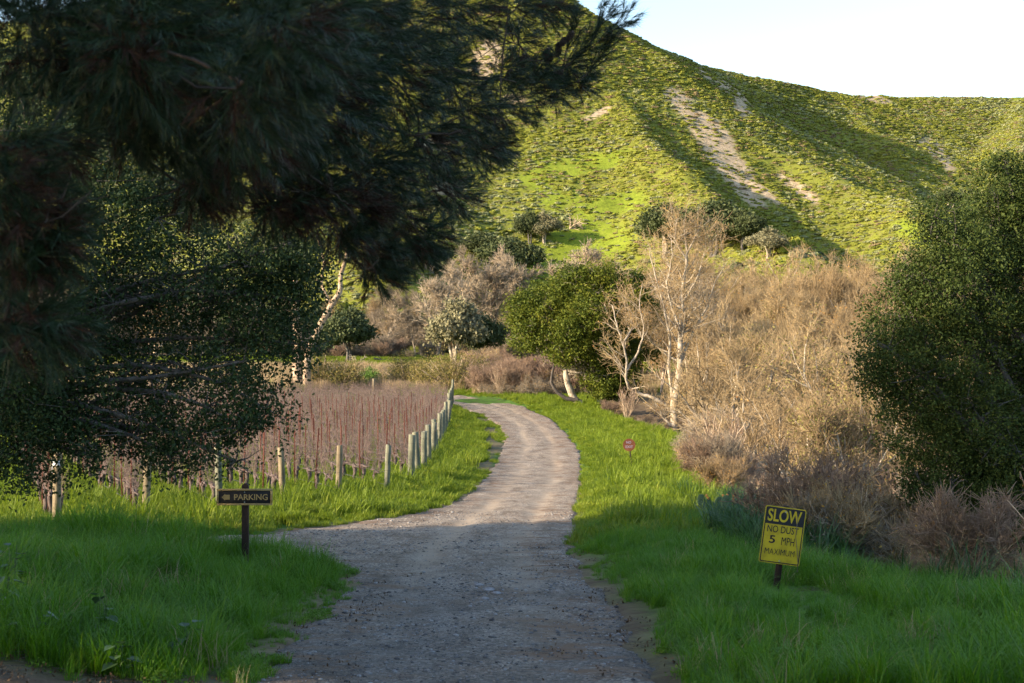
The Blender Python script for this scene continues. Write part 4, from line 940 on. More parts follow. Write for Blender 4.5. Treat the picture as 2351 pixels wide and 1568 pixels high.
for i in range(7): grow(rng, (0, 0, .2), (rng.normal(), rng.normal() * .5, .5 + rng.random() * .4), 2.2, .09, 0, dict(seg=[5, 3], wig=[.25, .2], up=[0, 0], tip=[.3, .4], kids=[5], **{'from': [.2]}, ang=[50], len=[.5], rad=[.6]), out)
mb = MB(); branches_mesh(mb, out, thick=2, rmin=.03); tag(obj('dead_branch_pile', mb.mesh('dead_branch_pile', B_pale), None, p), 'pile of bleached dead branches on the meadow right of the round oak', 'branches')
p = hit(1308, 527, 200); out = []
for i in range(9): grow(rng, (0, 0, .2), (rng.normal() + .6, rng.normal() * .5, .25 + rng.random() * .4), 5.0, .2, 0, dict(seg=[5, 4], wig=[.25, .2], up=[0, 0], tip=[.3, .4], kids=[6], **{'from': [.2]}, ang=[50], len=[.5], rad=[.6]), out)
mb = MB(); branches_mesh(mb, out, thick=2, rmin=.06); tag(obj('fallen_tree', mb.mesh('fallen_tree', B_tan), None, p), 'bare fallen tree lying on the bright green hill foot', 'fallen tree')

# --- unseen evergreen trees, added left of the camera to shade the near ground
for i, (x, y, k) in enumerate([(-18, -6, 2.0), (-19, 2, 2.1), (-20.5, 9.5, 2.05), (-21.5, 15, 1.9), (-13, -12, 2.0), (-27, 21.5, 1.75)]):
    o = copy_tree(oakA); o.location = (x, y, Gz(x, y) - .3); o.scale = (k * .78, k * .78, k); o.rotation_euler = (0, 0, i * 1.9)
    tag(o, 'tall evergreen oak added out of view on the left to shade the road', 'tree', 'unseen trees added to shade the road')

# ------------------------------------------------------------------ vineyard
rng = np.random.default_rng(77)
M_postA = surf('post_wood', [(.10, .08, .05), (.21, .17, .11), (.31, .265, .18)], scale=5, bump=.5, stretch=(1, 1, .25))
M_postB = surf('post_weathered', [(.07, .075, .055), (.15, .155, .11), (.25, .24, .17)], scale=5, bump=.5, stretch=(1, 1, .25))
M_rust = surf('rust_steel', [(.07, .025, .018), (.105, .036, .025), (.15, .056, .040)], scale=14, bump=.3)
M_wire = surf('drip_hose', [(.05, .05, .055), (.10, .10, .11)], scale=5, bump=0)
M_tape = surf('white_tape', [(.6, .62, .66), (.8, .82, .86)], scale=9, bump=0)
def post_mesh(seed, h=1.85, r=.10):
    rg = np.random.default_rng(seed); mb = MB(); z = np.array([-.4, 0, .4, .9, 1.4, h - .015, h, h])
    P = np.stack([rg.normal(size=8) * .004, rg.normal(size=8) * .004, z], 1); rr = r * np.array([1.06, 1.04, 1.02, 1, .98, .97, .93, .3]); V, q_ = tube(P, rr, 14); V += rg.normal(size=V.shape) * .0025
    mb.add(V, q_); mb.add(V[-14:], [list(range(14))])
    return mb
pm = [post_mesh(i).mesh('end_post', [M_postA, M_postB][i % 2], smooth=True) for i in range(4)]
tie = MB()
th = np.linspace(0, 6.283, 15); add_tube(tie, np.stack([.103 * np.cos(th), .103 * np.sin(th), .004 * np.sin(3 * th)], 1), .004, 4)
tie = tie.mesh('wire_wrap', M_wire)
lx = np.array([p[0] for p in post_line]); ly = np.array([p[1] for p in post_line])
tt = np.linspace(0, len(lx) - 1, 20000); LX = np.interp(tt, np.arange(len(lx)), lx); LY = np.interp(tt, np.arange(len(lx)), ly); SS = LX * VINE_N[0] + LY * VINE_N[1]
row_labels = {0: 'pale wooden end post wrapped with white tape, furthest left of the visible posts', 1: 'pale end post second from the left, leaning slightly', 2: 'dark weathered end post just left of the parking sign', 3: 'pale end post half hidden behind the parking sign', 4: 'pale yellowish end post standing alone right of the parking sign', 5: 'grey weathered end post second to the right of the parking sign'}
rows = []; rz_row = math.atan2(VINE_DIR[1], VINE_DIR[0])
s0_ = float(np.dot(VINE_N, [-10.9, 34.0]))
for k in range(-2, 26):
    s_ = s0_ + 2.32 * min(k, 6) + 1.75 * max(k - 6, 0)
    j = int(np.argmin(np.abs(SS - s_)))
    if abs(SS[j] - s_) > .3: continue
    p = np.array([LX[j], LY[j]]); rows.append((k, p))
for k, p in rows:
    if k < -1: continue
    z = Gz(*p); o = obj('end_post', pm[1 + 2 * (k % 2) if k > 5 else (0 if k in (0, 1, 3, 4) else 1)], None, (p[0], p[1], z), rng.random() * 6)
    wk = 1.0 if k < 6 else 1.38; o.scale = (wk, wk, .97 + .1 * rng.random() + .0022 * max(p[1] - 50, 0)); o.rotation_euler = (rng.normal() * .02 - .03, rng.normal() * .025 + (.06 if k == 1 else -.05 if k == 4 else 0), rng.random() * 6)
    obj('wire_wrap', tie, o, (0, 0, .95)); obj('wire_wrap', tie, o, (0, 0, 1.55))
    if k == 0:
        mb = MB(); th = np.linspace(0, 6.283, 13); V, q_ = tube(np.stack([np.zeros(4), np.zeros(4), np.array([1.55, 1.58, 1.62, 1.66])], 1), [.108, .110, .111, .108], 12); mb.add(V, q_); box(mb, (.03, -.112, 1.42), (.05, .01, .26)); obj('tape', mb.mesh('tape', M_tape), o)
    tag(o, row_labels.get(k, 'weathered wooden end post in the long post row receding beside the road'), 'post', None if k in row_labels else 'end posts receding beside the road')

M_vtrunk = surf('vine_bark', [(.045, .033, .03), (.10, .075, .07), (.19, .145, .135)], scale=14, bump=.9, stretch=(1, 1, .3))
def vine(seed):
    rg = np.random.default_rng(seed); tb = MB(); cb = MB()
    n = 8; z = np.linspace(-.1, .78, n); P = np.stack([np.cumsum(rg.normal(size=n)) * .018, np.cumsum(rg.normal(size=n)) * .018, z], 1)
    add_tube(tb, P, .062 + .016 * rg.random(n), 8)
    hd = P[-1]
    for i in range(7): a = hd + rg.normal(size=3) * np.array([.10, .05, .05]); add_tube(tb, [hd, (hd + a) / 2 + rg.normal(size=3) * .02, a + np.array([0, 0, .05])], [.055, .06, .026], 6)
    a0 = []; a1 = []; r0 = []; r1 = []
    for sgn in (-1, 1):
        m = 7; x = np.linspace(0, .82, m) * sgn; Q = np.stack([hd[0] + x, hd[1] + np.cumsum(rg.normal(size=m)) * .015, hd[2] + .05 + np.cumsum(rg.normal(size=m)) * .015], 1)
        add_tube(tb, Q, np.linspace(.035, .02, m), 6)
        for i in range(9):
            p = Q[rg.integers(0, m)] + np.array([rg.normal() * .05, 0, 0]); d = np.array([rg.normal() * .22, rg.normal() * .16, 1.0]); L = .65 + .6 * rg.random()
            st = 5; r = .0075
            for j in range(st):
                d = d + rg.normal(size=3) * np.array([.16, .14, .05]); dn = d / np.linalg.norm(d); p2 = p + dn * L / st; a0.append(p); a1.append(p2); r0.append(r); r1.append(r * .85); 
                for _ in range(2):
                    if rg.random() < .55: e = rg.normal(size=3) * np.array([1, .8, .6]); e /= np.linalg.norm(e); ll = .10 + .18 * rg.random(); mid = p + e * ll * .5; a0 += [p, mid]; a1 += [mid, mid + (e + rg.normal(size=3) * .5) * ll * .5]; r0 += [.0042, .0038]; r1 += [.0038, .003]
                p = p2; r *= .85
    cb.add(*frust(np.array(a0), np.array(a1), np.array(r0), np.array(r1), 3))
    return tb, cb
M_cane = foliage('vine_cane', [(.06, .04, .034), (.115, .08, .068), (.185, .135, .118), (.29, .225, .195)], trans=0, per_leaf=.7, rough=.85)
vt = [vine(i) for i in range(6)]; vtm = [a.mesh('grapevine', M_vtrunk, smooth=True) for a, b in vt]; vcm = [b.mesh('canes', M_cane) for a, b in vt]
vfull = [combined('grapevine', v, [M_vtrunk, M_cane]) for v in [vine(i) for i in range(4)]]
def stake_mesh():
    mb = MB(); box(mb, (0, 0, 1.0), (.05, .010, 2.7)); box(mb, (0, .022, 1.0), (.012, .034, 2.7))
    for z in np.arange(.6, 2.35, .22): box(mb, (0, -.012, z), (.13, .014, .035))
    return mb.mesh('rusty_stake', M_rust)
stm = stake_mesh(); sites = []; stakes = []; wires = []
for k, p in rows:
    t = 1.3 + .4 * rng.random(); i = 0; path = [(p[0], p[1])]
    while t < 150:
        x, y = p + VINE_DIR * t + rng.normal(size=2) * .05
        px = 1175.5 + x / y * F
        if y > 168 or px < -60: break
        if px < 2400:
            if rng.random() > .05: sites.append((y, x, k))
            if i % 2 == 1: stakes.append((y, x + .25 * VINE_DIR[0], k))
        if i % 4 == 0: path.append((x, y))
        t += 1.75; i += 1
    if len(path) > 2: wires.append((k, path))
sites.sort(); stakes.sort(); print('vines', len(sites), 'stakes', len(stakes))
for i, (y, x, k) in enumerate(sites[:300]):
    v = int(rng.integers(0, 6)); s_ = .92 + .2 * rng.random()
    o = obj('grapevine', vtm[v], None, (x, y, Gz(x, y)), rz_row + (math.pi if rng.random() < .5 else 0) + rng.normal() * .06); o.scale = (1.06, s_, s_)
    obj('canes', vcm[v], o); tag(o, 'leafless gnarled grapevine with tangled canes trained along a vineyard row', 'grapevine', 'grapevines in the vineyard rows')
rest = sites[300:]; X = np.array([a[1] for a in rest]); Y = np.array([a[0] for a in rest]); n = len(rest)
sc = (1.0 + .2 * rng.random(n)); o = scatter('distant_grapevines', np.stack([X, Y, G(X, Y)], 1), np.where(rng.random(n) < .5, rz_row, rz_row + math.pi), np.stack([sc * 1.05, sc, sc], 1), rng.integers(0, 4, n), vfull)
for y, x, k in stakes[:290]:
    o = obj('vine_stake', stm, None, (x, y, Gz(x, y)), rz_row + .3 * rng.normal()); o.rotation_euler[0] = rng.normal() * .02; o.rotation_euler[1] = rng.normal() * .03; o.scale = (1, 1, .93 + .1 * rng.random())
    tag(o, 'thin rusty red steel stake standing in a vineyard row', 'stake', 'rusty stakes in the vineyard rows')
for k, path in wires:
    mb = MB(); P = np.array([(x, y, Gz(x, y)) for x, y in path])
    P2 = P.copy(); P2[:, 2] += .42 + .03 * rng.normal(size=len(P)); add_tube(mb, P2, .011, 5)
    for h, r in ((.85, .004), (1.25, .003), (1.6, .003)): Q = P.copy(); Q[:, 2] += h; add_tube(mb, Q, r, 4)
    tag(obj('trellis_wire', mb.mesh('trellis_wire', M_wire)), 'black drip hose and thin trellis wires strung along a vineyard row', 'wire', 'wires along the vineyard rows')
p = onto(858, 160); o = obj('vineyard_post', pm[0], None, p); o.scale = (1.3, 1.3, 1.3); tag(o, 'lone pale wooden post at the far end of the vine rows', 'post')
# second far vineyard beyond the meadow: small dark stakes
mb = MB()
for px in np.arange(1102, 1180, 6.0):
    o = onto(px, 312); h = 2.2 + .3 * rng.random(); box(mb, o + np.array([0, 0, h / 2]), (.16, .16, h))
tag(obj('far_vineyard_stakes', mb.mesh('far_vineyard_stakes', M_vtrunk)), kind='stuff')

# ------------------------------------------------------------------ signs
def text_mesh(body, size, mat, bold=0.0, depth=.002, width=None, sp=1.0):
    cu = bpy.data.curves.new('lettering', 'FONT'); cu.body = body; cu.size = size; cu.align_x = 'CENTER'; cu.align_y = 'CENTER'; cu.offset = bold; cu.extrude = depth; cu.space_character = sp; cu.resolution_u = 4
    o = bpy.data.objects.new('lettering', cu); C.objects.link(o); dg = bpy.context.evaluated_depsgraph_get(); dg.update()
    me = bpy.data.meshes.new_from_object(o.evaluated_get(dg)); bpy.data.objects.remove(o); bpy.data.curves.remove(cu)
    n = len(me.vertices); co = np.empty(n * 3, np.float32); me.vertices.foreach_get('co', co); co = co.reshape(-1, 3)
    co[:, 0] -= (co[:, 0].max() + co[:, 0].min()) / 2; co[:, 1] -= (co[:, 1].max() + co[:, 1].min()) / 2
    if width: co[:, 0] *= width / (co[:, 0].max() - co[:, 0].min())
    co = np.stack([co[:, 0], -co[:, 2], co[:, 1]], 1); me.vertices.foreach_set('co', co.ravel()); me.materials.clear(); me.materials.append(mat); me.update(); me.name = 'lettering'
    return me
def rrect(mb, w, h, r, y0, y1, m=0, cx=0, cz=0, n=5):
    pts = []
    for (sx, sz, a0) in ((1, 1, 0), (-1, 1, 90), (-1, -1, 180), (1, -1, 270)):
        for i in range(n + 1):
            a = math.radians(a0 + 90 * i / n); pts.append((cx + sx * (w / 2 - r) + r * math.cos(a), cz + sz * (h / 2 - r) + r * math.sin(a)))
    k = len(pts); V = [(x, y0, z) for x, z in pts] + [(x, y1, z) for x, z in pts]
    mb.add(V, [list(range(k))], m); mb.add(V, [list(range(k, 2 * k))[::-1]], m); mb.add(V, [[i, k + i, k + (i + 1) % k, (i + 1) % k] for i in range(k)], m)
M_brown = surf('dark_stained_wood', [(.018, .011, .009), (.035, .022, .017), (.055, .035, .028)], scale=5, bump=.5, stretch=(1, 1, .15))
M_board = surf('sign_black_board', [(.010, .009, .011), (.020, .018, .019), (.032, .028, .028)], scale=7, bump=.5, stretch=(.3, 1, 2))
M_gold = surf('sign_gold', [(.22, .15, .06), (.33, .235, .10), (.40, .29, .14)], scale=9, bump=.25, stretch=(.3, 1, 1))
M_bolt = surf('bolt_steel', [(.22, .25, .28), (.4, .43, .47)], scale=20, bump=0, rough=.4, metal=.6)
# PARKING
Yp = 22.6; u = Yp / F; c = W(561, 1141.5, Yp); zb = Gz(c[0], Yp + .09)
root = empty('parking_sign', (c[0], Yp + .09, zb), math.radians(1.0)); zc = c[2] - zb; wd, ht = 127 * u, 37.5 * u
mb = MB(); pw = 15 * u; top = zc + 30.5 * u; th = np.linspace(0, math.pi, 11); pr = [(pw / 2 * math.cos(a), top - pw * .45 + pw * .45 * math.sin(a)) for a in th]; pr = [(pw / 2, -.3)] + pr + [(-pw / 2, -.3)]; k = len(pr)
V = [(x, -.045, z) for x, z in pr] + [(x, .045, z) for x, z in pr]; mb.add(V, [list(range(k))]); mb.add(V, [list(range(k, 2 * k))[::-1]]); mb.add(V, [[i, k + i, k + (i + 1) % k, (i + 1) % k] for i in range(k)])
obj('post', mb.mesh('post', M_brown), root)
mb = MB(); box(mb, (0, -.062, zc), (wd - .02, .030, ht - .02)); obj('board', mb.mesh('board', M_board), root)
mb = MB(); fw = 4.2 * u
box(mb, (0, -.066, zc + ht / 2 - fw / 2), (wd, .042, fw)); box(mb, (0, -.066, zc - ht / 2 + fw / 2), (wd, .042, fw))
box(mb, (-wd / 2 + fw / 2, -.067, zc), (fw, .040, ht - 2 * fw)); box(mb, (wd / 2 - fw / 2, -.067, zc), (fw, .040, ht - 2 * fw)); obj('frame', mb.mesh('frame', M_gold), root)
o = obj('lettering', text_mesh('PARKING', .115, M_gold, bold=.0015, width=77 * u), root, (14.5 * u, -.0795, zc)); o.scale = (1, 1, 15 * u / .083 if False else 1.12)
mb = MB(); s_ = u; A = [(-52, 0), (-44.5, 8), (-44.5, 5.6), (-34, 5.6), (-34, -5.6), (-44.5, -5.6), (-44.5, -8)]; k = len(A); V = [(x * s_, -.0815, zc + z * s_) for x, z in A] + [(x * s_, -.0760, zc + z * s_) for x, z in A]
mb.add(V, [list(range(k))]); mb.add(V, [[i, k + i, k + (i + 1) % k, (i + 1) % k] for i in range(k)]); obj('arrow', mb.mesh('arrow', M_gold), root)
for dz in (11.5, -11.5): mb = MB(); V, q_ = tube([(0, -.086, zc + dz * u), (0, -.07, zc + dz * u)], .010, 8); mb.add(V, q_); mb.add(V[:8], [list(range(8))[::-1]]); obj('bolt', mb.mesh('bolt', M_bolt), root)
tag(root, 'dark wooden sign with gold frame, left arrow and the word PARKING', 'sign')
# SLOW
Ys = 20.0; u = Ys / F; c = W(1797, 1230.5, Ys); zb = Gz(c[0], Ys)
bx = (1781 - 1175.5) * u; root = empty('slow_sign', (bx, Ys + .05, zb)); tilt = math.radians(7.8)
M_yel = surf('sign_yellow', [(.30, .235, .02), (.47, .375, .02), (.52, .42, .025)], scale=5, bump=.05, rough=.5); M_blk = surf('sign_black', [(.010, .012, .020), (.020, .022, .032)], scale=12, bump=0, rough=.5)
dx = c[0] - bx; zc = c[2] - zb; wd, ht = 95 * u, 131 * u
def tl(o): o.rotation_euler = (0, tilt, math.radians(2)); return o
ax = np.array([math.sin(tilt), 0, math.cos(tilt)])
mb = MB(); L = ht / 2 + 3 * u; cc = np.array([dx, 0, zc]); e1 = cc + ax * (ht / 2 + 2.5 * u) + np.array([.01, .02, 0]); e0 = np.array([-.02, .02, -.35])
rot = np.array([[math.cos(tilt), 0, math.sin(tilt)], [0, 1, 0], [-math.sin(tilt), 0, math.cos(tilt)]])
d = (e1 - e0); Lp = np.linalg.norm(d); d /= Lp; rx = np.array([d[2], 0, -d[0]]); R3 = np.stack([rx, np.array([0, 1, 0]), d], 1)
box(mb, (e0 + e1) / 2 + np.array([0, .012, 0]), (13 * u, .075, Lp), R3); obj('post', mb.mesh('post', M_brown), root)
mb = MB(); rrect(mb, wd, ht, .03, -.034, -.030); panel = tl(obj('panel', mb.mesh('panel', M_yel), root, cc))
mb = MB(); b = 2.0 * u; W2, H2 = wd - 2 * b, ht - 2 * b
# black border band (four strips and corner arcs) and the black header
rr = .024; n = 5; o_ = []; i_ = []
for (sx, sz, a0) in ((1, 1, 0), (-1, 1, 90), (-1, -1, 180), (1, -1, 270)):
    for i in range(n + 1):
        a = math.radians(a0 + 90 * i / n)
        o_.append((sx * (W2 / 2 - rr) + rr * math.cos(a), sz * (H2 / 2 - rr) + rr * math.sin(a)))
        ri = rr * .6; t_ = 2.3 * u; i_.append((sx * (W2 / 2 - t_ - ri) + ri * math.cos(a), sz * (H2 / 2 - t_ - ri) + ri * math.sin(a)))
k = len(o_); V = [(x, -.0365, z) for x, z in o_] + [(x, -.0365, z) for x, z in i_]; mb.add(V, [[i, (i + 1) % k, k + (i + 1) % k, k + i] for i in range(k)])
hz0 = ht / 2 - 41 * u; zt = H2 / 2 - 2.3 * u; hw = W2 / 2 - 2.3 * u + .002
mb.add([(-hw, -.0368, hz0), (hw, -.0368, hz0), (hw, -.0368, zt + .002), (-hw, -.0368, zt + .002)], [[0, 1, 2, 3]])
obj('border', mb.mesh('border', M_blk), panel)
def word(t, x, z, w_, h_, mat, bold):
    me = text_mesh(t, .1, mat, bold=bold, depth=.0008); co = np.empty(len(me.vertices) * 3, np.float32); me.vertices.foreach_get('co', co); co = co.reshape(-1, 3)
    co[:, 0] *= w_ / (co[:, 0].max() - co[:, 0].min()); co[:, 2] *= h_ / (co[:, 2].max() - co[:, 2].min()); me.vertices.foreach_set('co', co.ravel()); me.update()
    return obj('lettering', me, panel, (x, -.0385, z))
word('SLOW', -1 * u, 45 * u, 78 * u, 29 * u, M_yel, .002)
word('NO DUST', -1 * u, 13.5 * u, 73 * u, 16 * u, M_blk, .0005)
word('5', -23 * u, -10.5 * u, 14 * u, 18 * u, M_blk, .0015); word('MPH', 14 * u, -12 * u, 30 * u, 18 * u, M_blk, -.0005)
word('MAXIMUM', -2 * u, -38.5 * u, 69 * u, 14 * u, M_blk, -.001)
for dz in (55, -58): mb = MB(); V, q_ = tube([(0, -.045, dz * u), (0, -.034, dz * u)], .011, 8); mb.add(V, q_); mb.add(V[:8], [list(range(8))[::-1]]); obj('bolt', mb.mesh('bolt', M_bolt), panel)
mb = MB(); add_tube(mb, [(36 * u, -.04, 52 * u), (33 * u, -.0385, 20 * u), (30 * u, -.04, 0), (33 * u, -.0385, -30 * u), (35 * u, -.04, -62 * u), (34 * u, -.03, -85 * u)], .0045, 5); tag(obj('dry_stem', mb.mesh('dry_stem', B_grey), None, cc + np.array([bx, Ys + .05, zb])), 'thin dry weed stem crossing the front of the yellow SLOW sign', 'stem')
tag(root, 'tilted black and yellow SLOW NO DUST 5 MPH MAXIMUM sign', 'sign')
# NO EXIT
p = hit(1452, 1069, 30); u = p[1] / F; root = empty('no_exit_sign', p); c = W(1444.4, 1021.4, p[1]) - p
mb = MB(); d = c - np.array([0, 0, -.2]); L = np.linalg.norm(d); d /= L; rx = np.array([d[2], 0, -d[0]]); box(mb, (c + np.array([0, 0, -.2])) / 2 + np.array([0, .03, 0]), (.06, .04, L), np.stack([rx, np.array([0, 1, 0]), d], 1)); obj('post', mb.mesh('post', M_brown), root)
M_red = surf('rusty_disc', [(.085, .028, .014), (.13, .046, .022), (.18, .072, .038)], scale=3, bump=.1); rd = 14.4 * u; th = np.linspace(0, 6.283, 33)[:-1]; V = [(rd * math.cos(a), -.006, rd * math.sin(a)) for a in th] + [(rd * math.cos(a), .0, rd * math.sin(a)) for a in th]
mb = MB(); mb.add(V, [list(range(32))]); mb.add(V, [list(range(32, 64))[::-1]]); mb.add(V, [[i, 32 + i, 32 + (i + 1) % 32, (i + 1) % 32] for i in range(32)]); disc = obj('disc', mb.mesh('disc', M_red), root, c)
M_lav = surf('faded_letter', [(.16, .13, .19), (.32, .28, .38)], scale=30, bump=0)
obj('lettering', text_mesh('NO', .17, M_lav, bold=.004, width=11.5 * u), disc, (-1.0 * u, -.010, 5.8 * u)); obj('lettering', text_mesh('EXIT', .17, M_lav, bold=.004, width=17 * u), disc, (.3 * u, -.010, -4.2 * u))
tag(root, 'small round rusty red NO EXIT sign leaning on a thin stake in the verge', 'sign')

# ------------------------------------------------------------------ overhanging pine
rng = np.random.default_rng(17)
pb = np.array([-5.4, 7.2, Gz(-5.4, 7.2) - .2]); root = empty('pine_tree', pb)
LP = [(80, 60, 7.5, 140), (250, 50, 7, 160), (430, 60, 6.6, 160), (600, 60, 7, 150), (560, 190, 5.6, 80), (660, 60, 5.4, 80), (780, 60, 9, 150), (930, 40, 10, 120), (1060, 15, 11, 75), (1170, 20, 12, 60), (1250, 10, 12.6, 36), (1190, 100, 12.4, 30), (1300, 150, 13, 18), (1220, 212, 12.5, 38), (1270, 205, 12.8, 16),
      (1150, 245, 12, 50), (1060, 250, 11, 66), (900, 180, 9.5, 110), (960, 320, 10, 80), (720, 220, 8.2, 130), (560, 270, 7, 100), (400, 220, 7, 120), (250, 170, 7, 110), (120, 120, 7, 90), (290, 290, 7.2, 40), (470, 380, 8, 55), (590, 400, 8.5, 75), (720, 370, 9, 90), (850, 400, 9.5, 70), (980, 410, 10.5, 44), (1080, 340, 11.4, 42), (1020, 170, 10.6, 40),
      (1040, 450, 11, 26), (900, 490, 10, 46), (800, 470, 9, 50), (700, 460, 8.5, 42), (630, 470, 8.4, 26), (850, 575, 9.6, 24), (860, 625, 9.6, 14), (940, 555, 10, 38), (975, 535, 10, 22), (785, 540, 9, 18), (1120, 330, 12, 26), (460, 440, 8, 20), (1150, 170, 12, 26), (1230, 150, 12.4, 20),
      (10, 350, 6, 36), (30, 430, 6, 46), (75, 490, 6, 38), (20, 555, 6, 44), (100, 545, 6, 20), (50, 605, 6, 18), (90, 745, 6, 36), (10, 740, 6, 22), (110, 320, 6.4, 22), (340, 120, 6.2, 110), (1330, 190, 13, 14)]
lobes = [(W(a, b, Y) - pb, np.array([r, r * 2.0, r]) / F * Y, r / F * Y) for a, b, Y, r in LP]
for x, y, z, r in [(-4.5, 7, 4.2, 1.5), (-2.6, 8, 4.0, 1.5), (-.8, 10.5, 5.2, 1.4), (-5.2, 9.5, 6.5, 1.7), (-3.6, 5.5, 6.2, 1.6), (-2, 9, 6.8, 1.6), (-5, 7, 9, 1.6), (-4, 8.5, 10.5, 1.3), (-5.5, 6.5, 11.8, 1.0), (-7, 8, 5.5, 1.6), (-7.4, 6, 7.2, 1.5), (-6.8, 4.8, 4.0, 1.4), (-6.8, 9.5, 3.0, 1.3), (-7.2, 7, 2.2, 1.2), (-6, 4.2, 9.0, 1.3), (.1, 12.5, 5.4, .8), (-1.4, 7.0, 4.6, 1.1)]:
    lobes.append((np.array([x, y, z]) - pb, np.array([r, r, r * .75]), r * .8))
tb = MB(); H = 13.5
zt_ = np.linspace(0, H, 14); tp = np.stack([np.cumsum(rng.normal(size=14)) * .05, np.cumsum(rng.normal(size=14)) * .05, zt_], 1); add_tube(tb, tp, np.linspace(.34, .05, 14), 10)
nodes_p = [p for p in tp[5:]]; nodes_r = [.13] * len(nodes_p)
for c, r3, r1_ in sorted(lobes, key=lambda L: np.linalg.norm(L[0] - np.array([0, 0, 4.0]))):
    D = [np.linalg.norm((p - c) * np.array([1, .8, 1.0])) for p in nodes_p]; j = int(np.argmin(D)); P = curve_to(nodes_p[j], c, .04, rng, 7); rr0 = nodes_r[j] * .75
    add_tube(tb, P, np.linspace(rr0, max(rr0 * .45, .008), 7), 6)
    for i in (2, 4, 6): nodes_p.append(P[i]); nodes_r.append(max(rr0 * .6, .010))
def twl(pl, w0, w1, Y, dep=0):
    P = np.array([W(a, b, Y + dep * i) for i, (a, b) in enumerate(pl)]) - pb; t = np.linspace(0, 1, len(P)); tt = np.linspace(0, 1, len(P) * 3); P = np.stack([np.interp(tt, t, P[:, k]) for k in range(3)], 1); P[1:-1] = (P[:-2] + 2 * P[1:-1] + P[2:]) / 4 + rng.normal(size=(len(P) - 2, 3)) * .006
    add_tube(tb, P, np.linspace(w0, w1, len(P)), 6); return P
tips = []
for pl, w0, w1, Y in [([(1010, 130), (1050, 165), (1095, 176), (1150, 182), (1220, 181), (1280, 165), (1330, 130), (1365, 85), (1388, 42)], .022, .006, 12.6), ([(1290, 163), (1340, 120), (1390, 85), (1430, 52)], .008, .004, 12.8),
                      ([(735, 200), (790, 230), (850, 275), (900, 298)], .02, .01, 8.6), ([(770, 230), (800, 270), (840, 292)], .010, .005, 8.6), ([(880, 296), (950, 308), (1010, 306), (1058, 300)], .012, .006, 9.6), ([(880, 345), (960, 362), (1020, 368), (1075, 325)], .012, .005, 10.2), ([(840, 360), (880, 385), (935, 388)], .011, .006, 9.4),
                      ([(790, 355), (800, 400), (792, 450), (800, 500)], .006, .003, 9.2), ([(705, 395), (745, 430), (775, 455), (800, 470)], .010, .004, 8.4), ([(655, 300), (640, 340), (650, 370), (635, 385), (612, 400)], .007, .003, 7.4), ([(925, 130), (945, 160), (962, 195)], .008, .004, 9.6), ([(780, 560), (815, 600), (850, 620), (870, 590)], .008, .004, 9.2),
                      ([(1320, 190), (1350, 170), (1370, 140), (1385, 120)], .006, .003, 12.8), ([(1290, 162), (1300, 120), (1315, 95), (1322, 60)], .006, .003, 12.8), ([(860, 610), (862, 650), (845, 668)], .006, .003, 9.6), ([(-20, 820), (30, 800), (70, 780), (95, 750)], .014, .006, 6.2)]:
    P = twl(pl, w0, w1, Y, .02); tips.append(P)
# short grey dead twigs
m = 260; cs = np.array([l[0] for l in lobes[:50]]); rs = np.array([l[1] for l in lobes[:50]]); j = rng.integers(0, len(cs), m); a = cs[j] + rng.normal(size=(m, 3)) * rs[j] * .5; d = unit(rng, m) * np.array([1, 1, .6]); mid = a + d * .16; tb.add(*frust(np.concatenate([a, mid]), np.concatenate([mid, mid + (d + .6 * unit(rng, m)) * .14]), np.concatenate([np.full(m, .006), np.full(m, .0045)]), np.concatenate([np.full(m, .0045), np.full(m, .0025)]), 4))
obj('trunk', tb.mesh('trunk', B_pine, smooth=True), root)
def spray(rng, P, D, nn=46, L=.11, wd=.0042, sl=.20):
    """needles all round short shoots: P start, D direction of each shoot"""
    n = len(P); t = rng.random((n, nn, 1)) ** .7; D = D / np.linalg.norm(D, axis=1, keepdims=True)
    base = P[:, None] + D[:, None] * t * sl; r = unit(rng, n * nn).reshape(n, nn, 3); dd = D[:, None] * (.55 + .5 * rng.random((n, nn, 1))) + r * .62 + np.array([0, 0, -.10]); dd /= np.linalg.norm(dd, axis=2, keepdims=True)
    tip = base + dd * L * (.7 + .5 * rng.random((n, nn, 1))); sd = np.cross(dd, r); sd /= np.linalg.norm(sd, axis=2, keepdims=True) + 1e-9
    V = np.stack([base - sd * wd * .5, base + sd * wd * .5, tip], 2).reshape(-1, 3)
    return V, np.arange(len(V)).reshape(-1, 3)
Pn = []; Dn = []; Pd = []; Dd = []
for i, (c, r3, r1_) in enumerate(lobes):
    big = i >= len(LP); n = int((60 if big else 34) + (260 if big else 520) * r3[0] * r3[0] * (1.6 if big else 1.0) * 2.2)
    n = int(min(n, 420) * (.75 if c[0] > 5.2 and not big else 1) * (1.5 if not big and 170 < LP[i][0] < 900 else 1)); d = unit(rng, n); k = rng.random((n, 1)) ** .45; p = c + d * r3 * k * .95
    dirn = d * np.array([1, 1, .8]) + (c - np.array([0, 0, 5.])) * .10 + np.array([.25, .1, -.05]) + .5 * unit(rng, n)
    br = (not big) and ((350 < LP[i][0] < 820 and LP[i][1] > 240) or (LP[i][0] < 170 and LP[i][1] > 300 and LP[i][1] < 700))
    dead = (k[:, 0] < (.93 if br else .62)) & (rng.random(n) < .68) & (d[:, 2] < .6)
    Pn.append(p[~dead]); Dn.append(dirn[~dead]); Pd.append(p[dead]); Dd.append(dirn[dead])
for P in tips[:2] + tips[12:14]:
    for i in range(len(P) // 3, len(P)):
        for q_ in range(2): Pn.append(P[i:i + 1]); dv = (P[min(i + 1, len(P) - 1)] - P[max(i - 1, 0)]); dv = dv / (np.linalg.norm(dv) + 1e-9); Dn.append((dv + .5 * unit(rng, 1)[0])[None])
